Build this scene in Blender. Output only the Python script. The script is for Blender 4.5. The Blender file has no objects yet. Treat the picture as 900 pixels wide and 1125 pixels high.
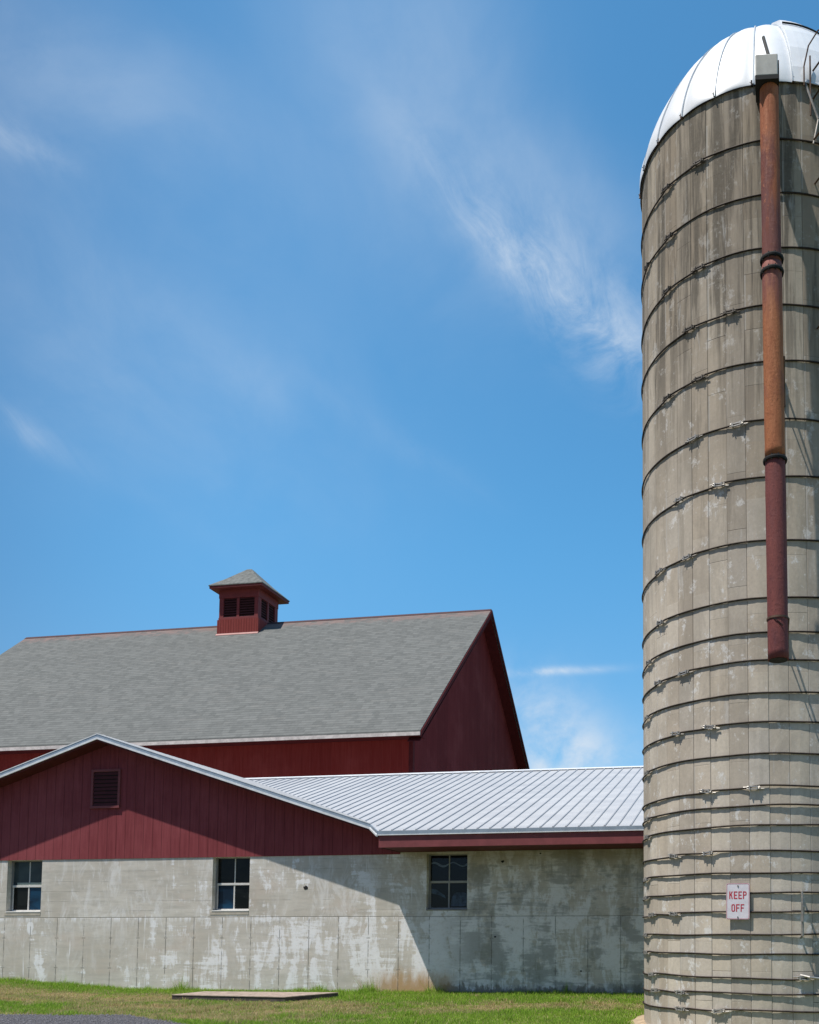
import bpy, math, random
import numpy as np
from mathutils import Vector, Matrix
rnd = random.Random(7)
scn = bpy.context.scene
C = scn.collection
R_ = math.radians

# ------------------------------------------------------------------ mesh helpers
class MB:
    def __init__(s): s.v = []; s.f = []
    def face(s, pts):
        n = len(s.v); s.v += [tuple(p) for p in pts]; s.f.append(tuple(range(n, n + len(pts))))
    def prism(s, poly, vec):
        """closed prism: polygon (list of 3d points) swept along vec"""
        n = len(s.v); k = len(poly); vec = Vector(vec)
        s.v += [tuple(p) for p in poly] + [tuple(Vector(p) + vec) for p in poly]
        s.f.append(tuple(range(n + k - 1, n - 1, -1))); s.f.append(tuple(range(n + k, n + 2 * k)))
        for i in range(k):
            j = (i + 1) % k; s.f.append((n + i, n + j, n + k + j, n + k + i))
    def box(s, x0, x1, y0, y1, z0, z1):
        s.prism([(x0, y0, z0), (x1, y0, z0), (x1, y1, z0), (x0, y1, z0)], (0, 0, z1 - z0))
    def obox(s, c, ax, ay, az, hx, hy, hz):
        c = Vector(c); ax = Vector(ax).normalized() * hx; ay = Vector(ay).normalized() * hy; az = Vector(az).normalized() * hz
        s.prism([c - ax - ay - az, c + ax - ay - az, c + ax + ay - az, c - ax + ay - az], az * 2)
    def tube(s, pts, r, seg=8, caps=True):
        pts = [Vector(p) for p in pts]; n0 = len(s.v); k = len(pts)
        rr = r if isinstance(r, (list, tuple)) else [r] * k
        t0 = (pts[1] - pts[0]).normalized()
        a = t0.cross(Vector((0, 0, 1)))
        if a.length < 1e-3: a = t0.cross(Vector((1, 0, 0)))
        a.normalize()
        for i, p in enumerate(pts):
            t = (pts[min(i + 1, k - 1)] - pts[max(i - 1, 0)]).normalized()
            a = (a - t * a.dot(t)).normalized(); b = t.cross(a)
            for j in range(seg):
                w = 2 * math.pi * j / seg
                s.v.append(tuple(p + (a * math.cos(w) + b * math.sin(w)) * rr[i]))
        for i in range(k - 1):
            for j in range(seg):
                j2 = (j + 1) % seg
                s.f.append((n0 + i * seg + j, n0 + i * seg + j2, n0 + (i + 1) * seg + j2, n0 + (i + 1) * seg + j))
        if caps:
            s.f.append(tuple(n0 + j for j in range(seg - 1, -1, -1)))
            s.f.append(tuple(n0 + (k - 1) * seg + j for j in range(seg)))
    def lathe(s, cx, cy, prof, seg=32):
        n0 = len(s.v)
        for r, z in prof:
            for j in range(seg):
                w = 2 * math.pi * j / seg; s.v.append((cx + r * math.cos(w), cy + r * math.sin(w), z))
        for i in range(len(prof) - 1):
            for j in range(seg):
                j2 = (j + 1) % seg
                s.f.append((n0 + i * seg + j, n0 + i * seg + j2, n0 + (i + 1) * seg + j2, n0 + (i + 1) * seg + j))
    def build(s, name, mat, parent=None, smooth=False, bevel=0):
        me = bpy.data.meshes.new(name); me.from_pydata(s.v, [], s.f); me.update()
        o = bpy.data.objects.new(name, me); C.objects.link(o); me.materials.append(mat)
        if smooth:
            me.polygons.foreach_set('use_smooth', [True] * len(me.polygons))
        if bevel:
            m = o.modifiers.new('bevel', 'BEVEL'); m.width = bevel; m.segments = 2; m.limit_method = 'ANGLE'; m.angle_limit = R_(35)
        if parent:
            o.parent = parent
            w = Vector((0, 0, 0)); q = parent
            while q: w += q.location; q = q.parent
            o.location = -w       # meshes are written in world coordinates
        return o

def thing(name, label, cat, loc):
    o = bpy.data.objects.new(name, None); C.objects.link(o); o.location = loc
    o['label'] = label; o['category'] = cat; o.empty_display_size = .3
    return o
def tag(o, label, cat, **k):
    o['label'] = label; o['category'] = cat
    for a, b in k.items(): o[a] = b
    return o

# ------------------------------------------------------------------ material helpers
class NT:
    def __init__(s, name, rough=.8, spec=.3, metal=0):
        s.m = bpy.data.materials.new(name); s.m.use_nodes = True; s.n = s.m.node_tree.nodes; s.l = s.m.node_tree.links
        s.b = s.n['Principled BSDF']; s.b.inputs['Roughness'].default_value = rough
        s.b.inputs['Specular IOR Level'].default_value = spec; s.b.inputs['Metallic'].default_value = metal
    def _in(s, sock, v):
        if v is None: return
        if hasattr(v, 'is_linked') or hasattr(v, 'links'): s.l.new(v, sock)
        else:
            if sock.type == 'RGBA' and len(v) == 3: v = (*v, 1)
            sock.default_value = v
    def pos(s, sc=(1, 1, 1), rot=(0, 0, 0), loc=(0, 0, 0), src='Object'):
        if src == 'Position':
            g = s.n.new('ShaderNodeNewGeometry').outputs['Position']
        else:
            g = s.n.new('ShaderNodeTexCoord').outputs[src]
        m = s.n.new('ShaderNodeMapping'); s.l.new(g, m.inputs[0])
        m.inputs['Scale'].default_value = sc; m.inputs['Rotation'].default_value = rot; m.inputs['Location'].default_value = loc
        return m.outputs[0]
    def noise(s, vec, scale=5, detail=6, rough=.6, dist=0, col=False):
        t = s.n.new('ShaderNodeTexNoise'); s.l.new(vec, t.inputs['Vector'])
        t.inputs['Scale'].default_value = scale; t.inputs['Detail'].default_value = detail
        t.inputs['Roughness'].default_value = rough; t.inputs['Distortion'].default_value = dist
        return t.outputs['Color' if col else 'Fac']
    def math(s, op, a, b=None, c=None, clamp=False):
        t = s.n.new('ShaderNodeMath'); t.operation = op; t.use_clamp = clamp
        s._in(t.inputs[0], a); s._in(t.inputs[1], b)
        if c is not None: s._in(t.inputs[2], c)
        return t.outputs[0]
    def ramp(s, v, a, b, lo=0., hi=1., smooth=True):
        t = s.n.new('ShaderNodeMapRange'); t.interpolation_type = 'SMOOTHSTEP' if smooth else 'LINEAR'
        s._in(t.inputs['Value'], v)
        for k, q in (('From Min', a), ('From Max', b), ('To Min', lo), ('To Max', hi)): s._in(t.inputs[k], q)
        return t.outputs[0]
    def mix(s, f, a, b, mode='MIX'):
        t = s.n.new('ShaderNodeMix'); t.data_type = 'RGBA'; t.blend_type = mode
        s._in(t.inputs[0], f); s._in(t.inputs[6], a); s._in(t.inputs[7], b)
        return t.outputs[2]
    def sep(s, vec):
        t = s.n.new('ShaderNodeSeparateXYZ'); s.l.new(vec, t.inputs[0]); return t.outputs
    def comb(s, x=0., y=0., z=0.):
        t = s.n.new('ShaderNodeCombineXYZ')
        for i, v in enumerate((x, y, z)): s._in(t.inputs[i], v)
        return t.outputs[0]
    def white(s, vec, w=None):
        t = s.n.new('ShaderNodeTexWhiteNoise'); t.noise_dimensions = '3D'; s.l.new(vec, t.inputs[0]); return t.outputs['Value']
    def line(s, v, period, w, off=0.):
        """1 on thin lines every `period` along v"""
        a = s.math('ADD', v, off); a = s.math('DIVIDE', a, period); fr = s.math('FRACT', a)
        d = s.math('ABSOLUTE', s.math('SUBTRACT', fr, .5)); d = s.math('SUBTRACT', .5, d)
        return s.ramp(s.math('MULTIPLY', d, period), w * .5, w, 1., 0.)
    def bump(s, h, strength=.3, dist=.02):
        t = s.n.new('ShaderNodeBump'); t.inputs['Strength'].default_value = strength; t.inputs['Distance'].default_value = dist
        s.l.new(h, t.inputs['Height']); s.l.new(t.outputs[0], s.b.inputs['Normal'])
    def col(s, c): s._in(s.b.inputs['Base Color'], c); return s
    def rough(s, c): s._in(s.b.inputs['Roughness'], c); return s

def plain(name, c, rough=.7, metal=0, spec=.3, var=.12, sc=6):
    t = NT(name, rough, spec, metal)
    n = t.noise(t.pos(), sc, 8, .65)
    a = tuple(x * (1 - var) for x in c); b = tuple(min(1, x * (1 + var)) for x in c)
    t.col(t.mix(t.ramp(n, .3, .7), a, b)); t.bump(n, .15, .01)
    return t.m

WY = 16.884            # front face of the concrete wall
# --- poured and block concrete wall
def mat_concrete_wall():
    t = NT('weathered_concrete_wall', .9, .2)
    P = t.pos(src='Position'); x, y, z = t.sep(P)
    low = t.ramp(z, 1.425, 1.445, 1., 0.)                 # below the cold joint: form panels; above: laid courses
    # grey ground tone
    n1 = t.noise(t.pos((1, 1, 1), src='Position'), .9, 6, .6)
    n2 = t.noise(t.pos((1.2, 1, 7), src='Position'), 1.6, 7, .65)
    base = t.mix(t.ramp(n1, .3, .7), (.60, .545, .465), (.73, .685, .61))
    base = t.mix(t.ramp(n2, .35, .7, 0., .7), base, (.50, .47, .41))
    pink = t.noise(t.pos((1, 1, 2.2), loc=(3, 0, 8), src='Position'), 1.1, 4, .5)
    base = t.mix(t.ramp(pink, .55, .72, 0., .35), base, (.64, .53, .44))
    # courses above the joint with per-block variation
    bz = t.math('FLOOR', t.math('DIVIDE', z, .2)); sh = t.math('MULTIPLY', t.math('MODULO', bz, 2.), .2)
    bx = t.math('FLOOR', t.math('DIVIDE', t.math('ADD', x, sh), .4))
    br = t.white(t.comb(bx, 0., bz))
    blockv = t.mix(t.ramp(br, 0, 1, 0., .9, False), (.94, .935, .93), (1.05, 1.05, 1.05))
    base = t.mix(t.math('SUBTRACT', 1., low), base, t.mix(1., base, blockv, 'MULTIPLY'))
    # flaking whitewash: big ragged patches + vertical runs + horizontal dashes
    w1 = t.noise(t.pos((1.6, 1, .75), loc=(1.1, 0, .35), src='Position'), .95, 3, .5, 1.4)
    w2 = t.noise(t.pos((3.4, 1, .9), loc=(7.7, 0, 3), src='Position'), 1.5, 8, .72, 1.2)
    w3 = t.noise(t.pos((1.0, 1, 9), loc=(2.3, 0, 5), src='Position'), 1.1, 7, .72, .9)
    amt = t.ramp(x, -13., -10., -.062, -.006)
    amt = t.math('ADD', amt, t.ramp(x, -8.2, -5.5, 0., .062))
    amt = t.math('ADD', amt, t.ramp(z, 1.36, 1.50, .006, -.034))
    w = t.math('ADD', t.math('MULTIPLY', w1, .38), t.math('MULTIPLY', w2, .36))
    w = t.math('ADD', w, t.math('MULTIPLY', w3, .26)); w = t.math('ADD', w, amt)
    ww = t.ramp(w, .487, .55)
    fine = t.noise(t.pos((1, 1, 1.4), src='Position'), 14, 6, .7)
    ww = t.math('MULTIPLY', ww, t.ramp(fine, .25, .55, .55, 1.))
    vl = t.noise(t.pos((2.2, 1, .8), loc=(3, 0, 6), src='Position'), 1.8, 8, .75, .8)
    ww = t.math('MAXIMUM', ww, t.math('MULTIPLY', t.ramp(vl, .47, .66, 0., .5), t.ramp(z, 1.0, 1.5, .5, 1.)))
    # efflorescence band under the joint
    band = t.math('MULTIPLY', t.ramp(z, 1.30, 1.42), low)
    run = t.noise(t.pos((5, 1, .6), src='Position'), 1.3, 6, .7, .6)
    ww = t.math('MAXIMUM', ww, t.math('MULTIPLY', band, t.ramp(run, .46, .6, 0., .9)))
    streak = t.noise(t.pos((9, 1, .55), loc=(0, 0, 2.), src='Position'), 1.0, 5, .6, .35)
    ww = t.math('MAXIMUM', ww, t.ramp(streak, .64, .70, 0., .85))
    keep = t.ramp(z, .1, .32); base_n = t.noise(t.pos((2.5, 1, 1), src='Position'), 2.2, 5, .7)
    keep = t.ramp(t.math('ADD', z, t.math('MULTIPLY', t.math('SUBTRACT', base_n, .5), .9)), .05, .16)
    ww = t.math('MULTIPLY', ww, t.ramp(x, -7.9, -7.2, 1., 1.))
    wk = t.math('MAXIMUM', keep, t.ramp(x, -8.6, -8., 1., 0.)); ww = t.math('MULTIPLY', ww, wk)
    c = t.mix(t.math('MULTIPLY', ww, .95), base, (.93, .92, .915))
    # dark damp foot on the right, rust stain at the shadow's end
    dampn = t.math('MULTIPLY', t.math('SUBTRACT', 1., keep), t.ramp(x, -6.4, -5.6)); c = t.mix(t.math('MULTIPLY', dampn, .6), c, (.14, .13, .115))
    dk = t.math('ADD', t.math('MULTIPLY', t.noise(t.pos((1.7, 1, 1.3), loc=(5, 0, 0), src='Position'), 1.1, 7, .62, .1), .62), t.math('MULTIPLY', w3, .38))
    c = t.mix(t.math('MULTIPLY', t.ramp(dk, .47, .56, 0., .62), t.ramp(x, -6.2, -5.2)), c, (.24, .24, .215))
    sx = t.math('MULTIPLY', t.ramp(x, -7.9, -6.8), t.ramp(x, -5.6, -6.0)); sz = t.ramp(t.math('ADD', z, t.math('MULTIPLY', t.math('SUBTRACT', base_n, .5), .7)), .55, .12)
    c = t.mix(t.math('MULTIPLY', t.math('MULTIPLY', sx, sz), .85), c, (.50, .30, .13))
    # ochre tone, stronger towards the wall top on the right
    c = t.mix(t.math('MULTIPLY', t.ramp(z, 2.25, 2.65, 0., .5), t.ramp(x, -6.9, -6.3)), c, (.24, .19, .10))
    # joints
    seam = t.math('MULTIPLY', t.line(x, .6096, .011, .9073 * .6096 / .0361 * 0 + SEAM_OFF), low)
    dash = t.noise(t.pos((.6, 1, 3.5), src='Position'), 2, 3, .6)
    seam = t.math('MULTIPLY', seam, t.ramp(dash, .36, .56, .12, 1.))
    # form tie marks on the seams
    tie = t.math('MULTIPLY', t.line(x, .6096, .05, SEAM_OFF), t.math('MAXIMUM', t.ramp(t.math('ABSOLUTE', t.math('SUBTRACT', z, .42)), .008, .02, 1., 0.), t.ramp(t.math('ABSOLUTE', t.math('SUBTRACT', z, 1.02)), .008, .02, 1., 0.)))
    tie = t.math('MULTIPLY', tie, low)
    course = t.math('MULTIPLY', t.line(z, .2, .006, .035), t.math('SUBTRACT', 1., low))
    course = t.math('MULTIPLY', course, t.ramp(t.noise(t.pos((.9, 1, 3), src='Position'), 2.2, 3, .6), .46, .66, .05, .6))
    head = t.math('MULTIPLY', t.line(t.math('ADD', x, sh), .4, .006), t.math('SUBTRACT', 1., low)); head = t.math('MULTIPLY', head, t.ramp(br, .75, .95, 0., .25))
    joint = t.ramp(t.math('ABSOLUTE', t.math('SUBTRACT', z, 1.435)), .004, .011, .8, 0.)
    j = t.math('MAXIMUM', t.math('MAXIMUM', seam, course), t.math('MAXIMUM', joint, t.math('MULTIPLY', tie, .5)))
    j = t.math('MAXIMUM', j, head)
    c = t.mix(t.math('MULTIPLY', j, .62), c, (.10, .09, .075))
    t.col(c)
    g = t.noise(t.pos(src='Position'), 60, 4, .7)
    h = t.math('SUBTRACT', t.math('ADD', t.math('MULTIPLY', g, .25), t.math('MULTIPLY', ww, .3)), t.math('MULTIPLY', j, 1.4))
    t.bump(h, .5, .006)
    return t.m
SEAM_OFF = 15.3847 % .6096   # a form joint falls at X = -15.385

def mat_siding(name, a, b, groove=True, along='x', period=.2032, fade=.25, off=0.):
    t = NT(name, .85, .08)
    P = t.pos(src='Position'); x, y, z = t.sep(P)
    u = {'x': x, 'y': y}[along]
    k = t.white(t.comb(t.math('FLOOR', t.math('DIVIDE', t.math('ADD', u, off), period)), 1., 0.))
    st = t.noise(t.pos((9, 9, .5), src='Position'), 3, 6, .65)
    bl = t.noise(t.pos(src='Position'), .8, 5, .6)
    c = t.mix(t.ramp(st, .3, .7), a, b)
    c = t.mix(t.ramp(k, 0, 1, 0, fade, False), c, tuple(q * .72 for q in a))
    c = t.mix(t.ramp(bl, .45, .75, 0, .35), c, tuple(min(1, q * 1.35 + .02) for q in b))
    h = t.math('MULTIPLY', st, .15)
    if groove:
        l = t.line(u, period, .009, off); c = t.mix(t.math('MULTIPLY', l, .65 * float(groove)), c, tuple(q * .18 for q in a))
        h = t.math('SUBTRACT', h, t.math('MULTIPLY', l, float(groove)))
    t.col(c); t.bump(h, .5, .008)
    return t.m

def mat_shingle():
    t = NT('grey_asphalt_shingles', .95, .15)
    P = t.pos(src='Position'); x, y, z = t.sep(P)
    s = t.math('MULTIPLY', t.math('SUBTRACT', z, 6.69), 1.532)     # distance up the slope
    ex = .143
    row = t.math('FLOOR', t.math('DIVIDE', s, ex)); fr = t.math('FRACT', t.math('DIVIDE', s, ex))
    off = t.white(t.comb(row, 3., 0.))
    tabx = t.math('DIVIDE', t.math('ADD', x, t.math('MULTIPLY', off, 3.)), .21)
    tab = t.white(t.comb(t.math('FLOOR', tabx), row, 0.))
    tab2 = t.white(t.comb(t.math('FLOOR', t.math('MULTIPLY', tabx, .55)), row, 5.))
    c = t.mix(t.ramp(tab, 0, 1, 0, 1, False), (.128, .133, .126), (.182, .187, .177))
    c = t.mix(t.ramp(tab2, .85, 1, 0, .25), c, (.235, .225, .205))
    big = t.noise(t.pos((1, 1, 1), src='Position'), .5, 6, .65); c = t.mix(t.ramp(big, .35, .7, 0, .25), c, (.13, .133, .128))
    g = t.noise(t.pos((1, 1, 2.5), src='Position'), 7, 8, .85); c = t.mix(t.ramp(g, .42, .68, 0, .55), c, (.235, .235, .222))
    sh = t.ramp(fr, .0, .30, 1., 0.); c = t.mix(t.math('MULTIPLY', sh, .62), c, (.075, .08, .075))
    rn = t.noise(t.pos((3, 3, 3), src='Position'), 1.2, 6, .7)
    red = t.math('MULTIPLY', t.ramp(t.math('ADD', z, t.math('MULTIPLY', rn, .8)), 12.35, 12.65), t.ramp(tab, .1, .6, .35, 1.))
    c = t.mix(t.math('MULTIPLY', red, .6), c, (.27, .17, .15))
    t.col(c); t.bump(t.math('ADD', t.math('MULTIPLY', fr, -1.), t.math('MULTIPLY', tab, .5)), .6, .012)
    return t.m

def mat_metal_roof():
    t = NT('pale_ribbed_metal', .55, .25, .0)
    P = t.pos(src='Position'); x, y, z = t.sep(P)
    n = t.noise(t.pos((.6, 2.5, 1), src='Position'), 1.2, 7, .65)
    sheet = t.white(t.comb(t.math('FLOOR', t.math('DIVIDE', x, .9144)), 0., 0.))
    c = t.mix(t.ramp(n, .3, .7), (.43, .44, .455), (.50, .51, .52))
    c = t.mix(t.ramp(sheet, 0, 1, 0, .4, False), c, (.42, .435, .455))
    rl = t.line(x, .2286, .024, -(XRR - .05) % .2286 - .006); c = t.mix(t.math('MULTIPLY', rl, .32), c, (.18, .20, .23))  # shaded side of each rib painted as a dark line
    st = t.noise(t.pos((5, .5, .5), src='Position'), 1.5, 6, .7); c = t.mix(t.ramp(st, .56, .72, 0, .25), c, (.30, .29, .27))
    t.col(c); t.rough(t.ramp(n, .3, .7, .5, .65)); t.bump(n, .06, .01)
    return t.m

def mat_stave():
    t = NT('aged_concrete_staves', .93, .15)
    P = t.pos(src='Position'); x, y, z = t.sep(P)
    dx = t.math('SUBTRACT', x, SX); dy = t.math('SUBTRACT', SY, y)
    ang = t.math('ARCTAN2', dx, dy)
    u = t.math('DIVIDE', t.math('SUBTRACT', ang, SPH), 2 * math.pi / NST)
    u = t.math('ADD', u, 100.)
    k = t.math('FLOOR', u); fr = t.math('FRACT', u)
    # staves 0.762 high, alternate columns staggered
    st = t.math('MULTIPLY', t.math('MODULO', k, 2.), .381)
    v = t.math('DIVIDE', t.math('ADD', z, t.math('ADD', st, 3.2)), .762); row = t.math('FLOOR', v); vf = t.math('FRACT', v)
    r1 = t.white(t.comb(k, row, 0.)); r2 = t.white(t.comb(row, k, 9.)); r3 = t.white(t.comb(k, 4., 2.))
    lo = t.mix(t.ramp(r1, 0, 1, 0, 1, False), (.60, .51, .40), (.71, .63, .52))
    lo = t.mix(t.ramp(r2, .72, 1, 0, .4), lo, (.60, .56, .50))
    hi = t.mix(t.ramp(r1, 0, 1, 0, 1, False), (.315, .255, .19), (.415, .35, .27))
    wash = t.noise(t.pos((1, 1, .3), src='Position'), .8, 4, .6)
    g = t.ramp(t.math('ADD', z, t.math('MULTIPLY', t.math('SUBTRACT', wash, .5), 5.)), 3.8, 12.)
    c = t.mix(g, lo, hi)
    c = t.mix(t.ramp(r3, .4, 1, 0, .35), c, (.36, .32, .27))
    c = t.mix(t.ramp(r3, .35, 0, 0, .25), c, (.70, .62, .50))
    bg_ = t.noise(t.pos((1.1, 1.1, .55), loc=(2, 7, 1), src='Position'), 1.3, 8, .7, .5)
    c = t.mix(t.ramp(bg_, .36, .6, .35, 0.), c, (.19, .165, .135))
    top = t.noise(t.pos((4.2, 4.2, .22), loc=(1, 1, 5), src='Position'), 1.0, 6, .7, .25)
    c = t.mix(t.math('MULTIPLY', t.ramp(top, .47, .60, 0, .8), t.ramp(z, 6.5, 10., 0., 1.)), c, (.085, .075, .06))
    # dark runs and pale lime runs
    s1 = t.noise(t.pos((5.5, 5.5, .42), src='Position'), 1.0, 7, .68, .3)
    c = t.mix(t.math('MULTIPLY', t.ramp(s1, .53, .66, 0, .6), t.ramp(z, 4.5, 9.5, .25, 1.)), c, (.10, .09, .075))
    s2 = t.noise(t.pos((6, 6, .9), loc=(4, 2, 3), src='Position'), 1.1, 6, .7, .1)
    c = t.mix(t.ramp(s2, .59, .70, 0, .45), c, (.68, .66, .62))
    bl = t.noise(t.pos((2.6, 2.6, 2.0), loc=(9, 2, 1), src='Position'), 1.7, 8, .78, .1)
    c = t.mix(t.math('MULTIPLY', t.ramp(bl, .56, .62, 0, .8), t.ramp(z, 11, 5, .3, 1.)), c, (.80, .78, .74))
    gr = t.noise(t.pos(src='Position'), 26, 6, .75); c = t.mix(t.ramp(gr, .3, .75, 0, .3), c, (.30, .26, .21))
    # horizontal stave ends, only partly open
    e = t.math('SUBTRACT', .5, t.math('ABSOLUTE', t.math('SUBTRACT', vf, .5)))
    je = t.ramp(t.math('MULTIPLY', e, .762), .002, .006, 1., 0.)
    je = t.math('MULTIPLY', je, t.ramp(t.white(t.comb(k, row, 7.)), .6, .95, .04, .95))
    jv = t.ramp(t.math('MULTIPLY', t.math('SUBTRACT', .5, t.math('ABSOLUTE', t.math('SUBTRACT', fr, .5))), .256), .0035, .0075, 1., 0.)
    jv = t.math('MULTIPLY', jv, t.ramp(t.white(t.comb(k, 2., 7.)), 0., 1., .0, .6, False))
    lime = t.math('MULTIPLY', t.ramp(t.math('MULTIPLY', fr, .256), .03, .006), t.ramp(t.white(t.comb(k, row, 11.)), .6, .9, 0, .5))
    c = t.mix(lime, c, (.58, .56, .52))
    c = t.mix(t.math('MULTIPLY', t.math('MAXIMUM', je, jv), .8), c, (.07, .06, .05))
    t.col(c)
    h = t.math('SUBTRACT', t.math('ADD', t.math('MULTIPLY', gr, .35), t.math('MULTIPLY', r1, .5)), t.math('MAXIMUM', je, jv))
    t.bump(h, .55, .008)
    return t.m

def mat_rust(name, a, b, d, k=.5, zz=None):
    t = NT(name, .72, .3)
    n = t.noise(t.pos((4, 4, .6), src='Position'), 3, 10, .78, .8); m = t.noise(t.pos((1, 1, .5), loc=(3, 3, 3), src='Position'), 1.8, 6, .65)
    c = t.mix(t.ramp(n, .35, .65), a, b); c = t.mix(t.ramp(m, k, k + .14, 0, .8), c, d)
    if zz: c = t.mix(t.math('MULTIPLY', t.ramp(t.math('ADD', t.sep(t.pos(src='Position'))[2], t.math('MULTIPLY', t.math('SUBTRACT', n, .5), 2.2)), zz[0], zz[1]), .85), c, zz[2])
    s = t.noise(t.pos(src='Position'), 30, 5, .8); c = t.mix(t.ramp(s, .55, .66, 0, .65), c, tuple(q * .4 for q in a))
    ch = t.noise(t.pos((1, 1, .7), loc=(7, 1, 2), src='Position'), 11, 8, .8, .4); c = t.mix(t.ramp(ch, .6, .66, 0, .7), c, tuple(min(1, q * 1.5 + .03) for q in a))
    t.col(c); t.bump(t.math('ADD', t.math('ADD', s, n), ch), .6, .012); t.rough(t.ramp(n, .3, .7, .6, .9))
    return t.m

def mat_ground():
    t = NT('grass_ground', .97, .1)
    c1 = t.noise(t.pos((.45, 1.6, 1), src='Position'), .9, 6, .65); c2 = t.noise(t.pos(src='Position'), 7, 7, .75)
    c = t.mix(t.ramp(c2, .3, .7), (.075, .115, .022), (.16, .19, .05))
    c = t.mix(t.ramp(c1, .45, .62, 0, .8), c, (.34, .27, .16))
    t.col(c); t.bump(c2, .8, .03)
    return t.m
def mat_gravel():
    t = NT('grey_gravel', .95, .2)
    v = t.n.new('ShaderNodeTexVoronoi'); t.l.new(t.pos(src='Position'), v.inputs['Vector']); v.inputs['Scale'].default_value = 48
    n = t.noise(t.pos(src='Position'), 3, 6, .7)
    k = t.sep(v.outputs['Color'])[0]
    c = t.mix(t.ramp(k, 0, 1, 0, 1, False), (.06, .057, .062), (.17, .165, .175)); c = t.mix(t.ramp(n, .4, .7, 0, .5), c, (.12, .115, .12))
    t.col(c); t.bump(t.math('SUBTRACT', 1., v.outputs['Distance']), .9, .02)
    return t.m
def mat_glass(name, tint, refl=.5, wav=0., c2=None, rough=.03):
    t = NT(name, rough, .22)
    n = t.noise(t.pos((1.2, 1, 2.5), src='Position'), 1.6, 3, .5)
    c = t.mix(t.ramp(n, .4, .62), tint, c2 or tuple(q * .4 for q in tint)); t.col(c)
    if wav:
        w = t.noise(t.pos((1, 1, 1.4), src='Position'), 3.2, 2, .4); t.bump(w, wav, .03)
    return t.m

XRR = 4.2
SX, SY, SR, NST = .065, 13.7, 1.796, 44
SPH = R_(-7.44)
M = {}
M['wall'] = mat_concrete_wall()
M['siding'] = mat_siding('maroon_grooved_siding', (.215, .047, .054), (.29, .070, .078), off=.09, groove=.6)
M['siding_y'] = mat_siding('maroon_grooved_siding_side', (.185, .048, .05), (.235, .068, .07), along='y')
M['barn_x'] = mat_siding('dark_red_boards', (.19, .022, .018), (.225, .034, .028), period=.3, fade=.3, groove=.3)
M['barn_y'] = mat_siding('dark_red_boards_shaded_side', (.13, .017, .019), (.165, .026, .027), along='y', period=.3, fade=.5, groove=.45)  # darker copy of the front boards, gable shade put into the colour
M['trimred'] = plain('maroon_trim_paint', (.225, .062, .066), .6)
M['soffit'] = plain('dark_maroon_soffit', (.10, .02, .02), .7)
M['barntrim'] = plain('dark_red_trim', (.085, .014, .015), .8, spec=.1)
M['shingle'] = mat_shingle()
M['metal'] = mat_metal_roof()
M['drip'] = plain('galvanised_edge_trim', (.36, .43, .50), .45, .35, .4)
M['whitemetal'] = plain('white_edge_metal', (.78, .79, .80), .5, 0, .4)
M['whitepaint'] = plain('weathered_white_paint', (.70, .68, .64), .6, var=.1, sc=14)
M['pinkwhite'] = plain('weathered_pale_trim', (.62, .55, .51), .7, var=.2)
M['pinkflash'] = plain('pink_faded_flashing', (.55, .30, .27), .7)
M['louvre'] = plain('dark_louvre', (.085, .02, .022), .8)
M['jamb'] = plain('grey_concrete_reveal', (.28, .27, .26), .9)
M['apron'] = plain('tan_sill_mortar', (.50, .45, .37), .9)
M['glassdark'] = mat_glass('dark_window_glass', (.012, .013, .012))
M['glassblue'] = mat_glass('blue_reflection_window_glass', (.012, .05, .10), c2=(.008, .018, .035))  # sky reflection painted as blue into the pane colour
M['glassgreen'] = mat_glass('blind_behind_glass', (.065, .085, .085), c2=(.045, .06, .065))
M['glasswav'] = mat_glass('rippled_window_glass', (.010, .012, .012), wav=1., c2=(.02, .03, .04))
M['blind'] = plain('pale_green_blind_rail', (.36, .42, .37), .8)
M['dark'] = plain('dark_interior', (.01, .01, .01), .9)
M['stave'] = mat_stave()
M['hoop'] = plain('rusty_dark_steel_hoop', (.045, .034, .028), .6, .4, var=.4, sc=9)
M['lug'] = plain('galvanised_hoop_lug', (.42, .40, .37), .5, .5, var=.3, sc=20)
M['lugdark'] = plain('rusty_hoop_lug', (.13, .115, .10), .6, .4, var=.4, sc=20)
M['dome'] = plain('white_dome_sheet', (.84, .85, .86), .45, .1, .4, var=.05, sc=2)
M['domefin'] = plain('dome_seam_grey', (.50, .55, .60), .5, .1)
M['black'] = plain('black_rubber_seal', (.02, .02, .02), .8)
M['rust_up'] = mat_rust('orange_brown_rust', (.44, .15, .055), (.33, .105, .05), (.13, .042, .045), .52, (10.6, 9.9, (.15, .052, .05)))
M['rust_mid'] = mat_rust('bright_orange_rust', (.42, .15, .055), (.33, .115, .05), (.20, .065, .055), .60, (8.5, 9.4, (.21, .075, .07)))
M['rust_low'] = mat_rust('maroon_painted_rust', (.17, .045, .042), (.23, .07, .06), (.12, .035, .04), .52)
M['steel'] = plain('weathered_grey_steel', (.30, .28, .25), .55, .5, var=.3, sc=12)
M['brownsteel'] = plain('brown_rusty_steel', (.14, .085, .06), .7, .3, var=.35, sc=12)
M['hood'] = plain('light_grey_metal_box', (.47, .46, .42), .6, .2, var=.12)
M['slab'] = plain('pinkish_concrete_slab', (.36, .285, .235), .9, var=.25, sc=9)
M['ground'] = mat_ground()
M['gravel'] = mat_gravel()
M['dirt'] = plain('bare_tan_earth', (.42, .32, .21), .95, var=.25, sc=10)
M['signface'] = plain('white_sign_enamel', (.70, .67, .71), .45, 0, .4, var=.08, sc=14)
M['signred'] = plain('red_sign_ink', (.50, .025, .05), .45, var=.1)

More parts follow.
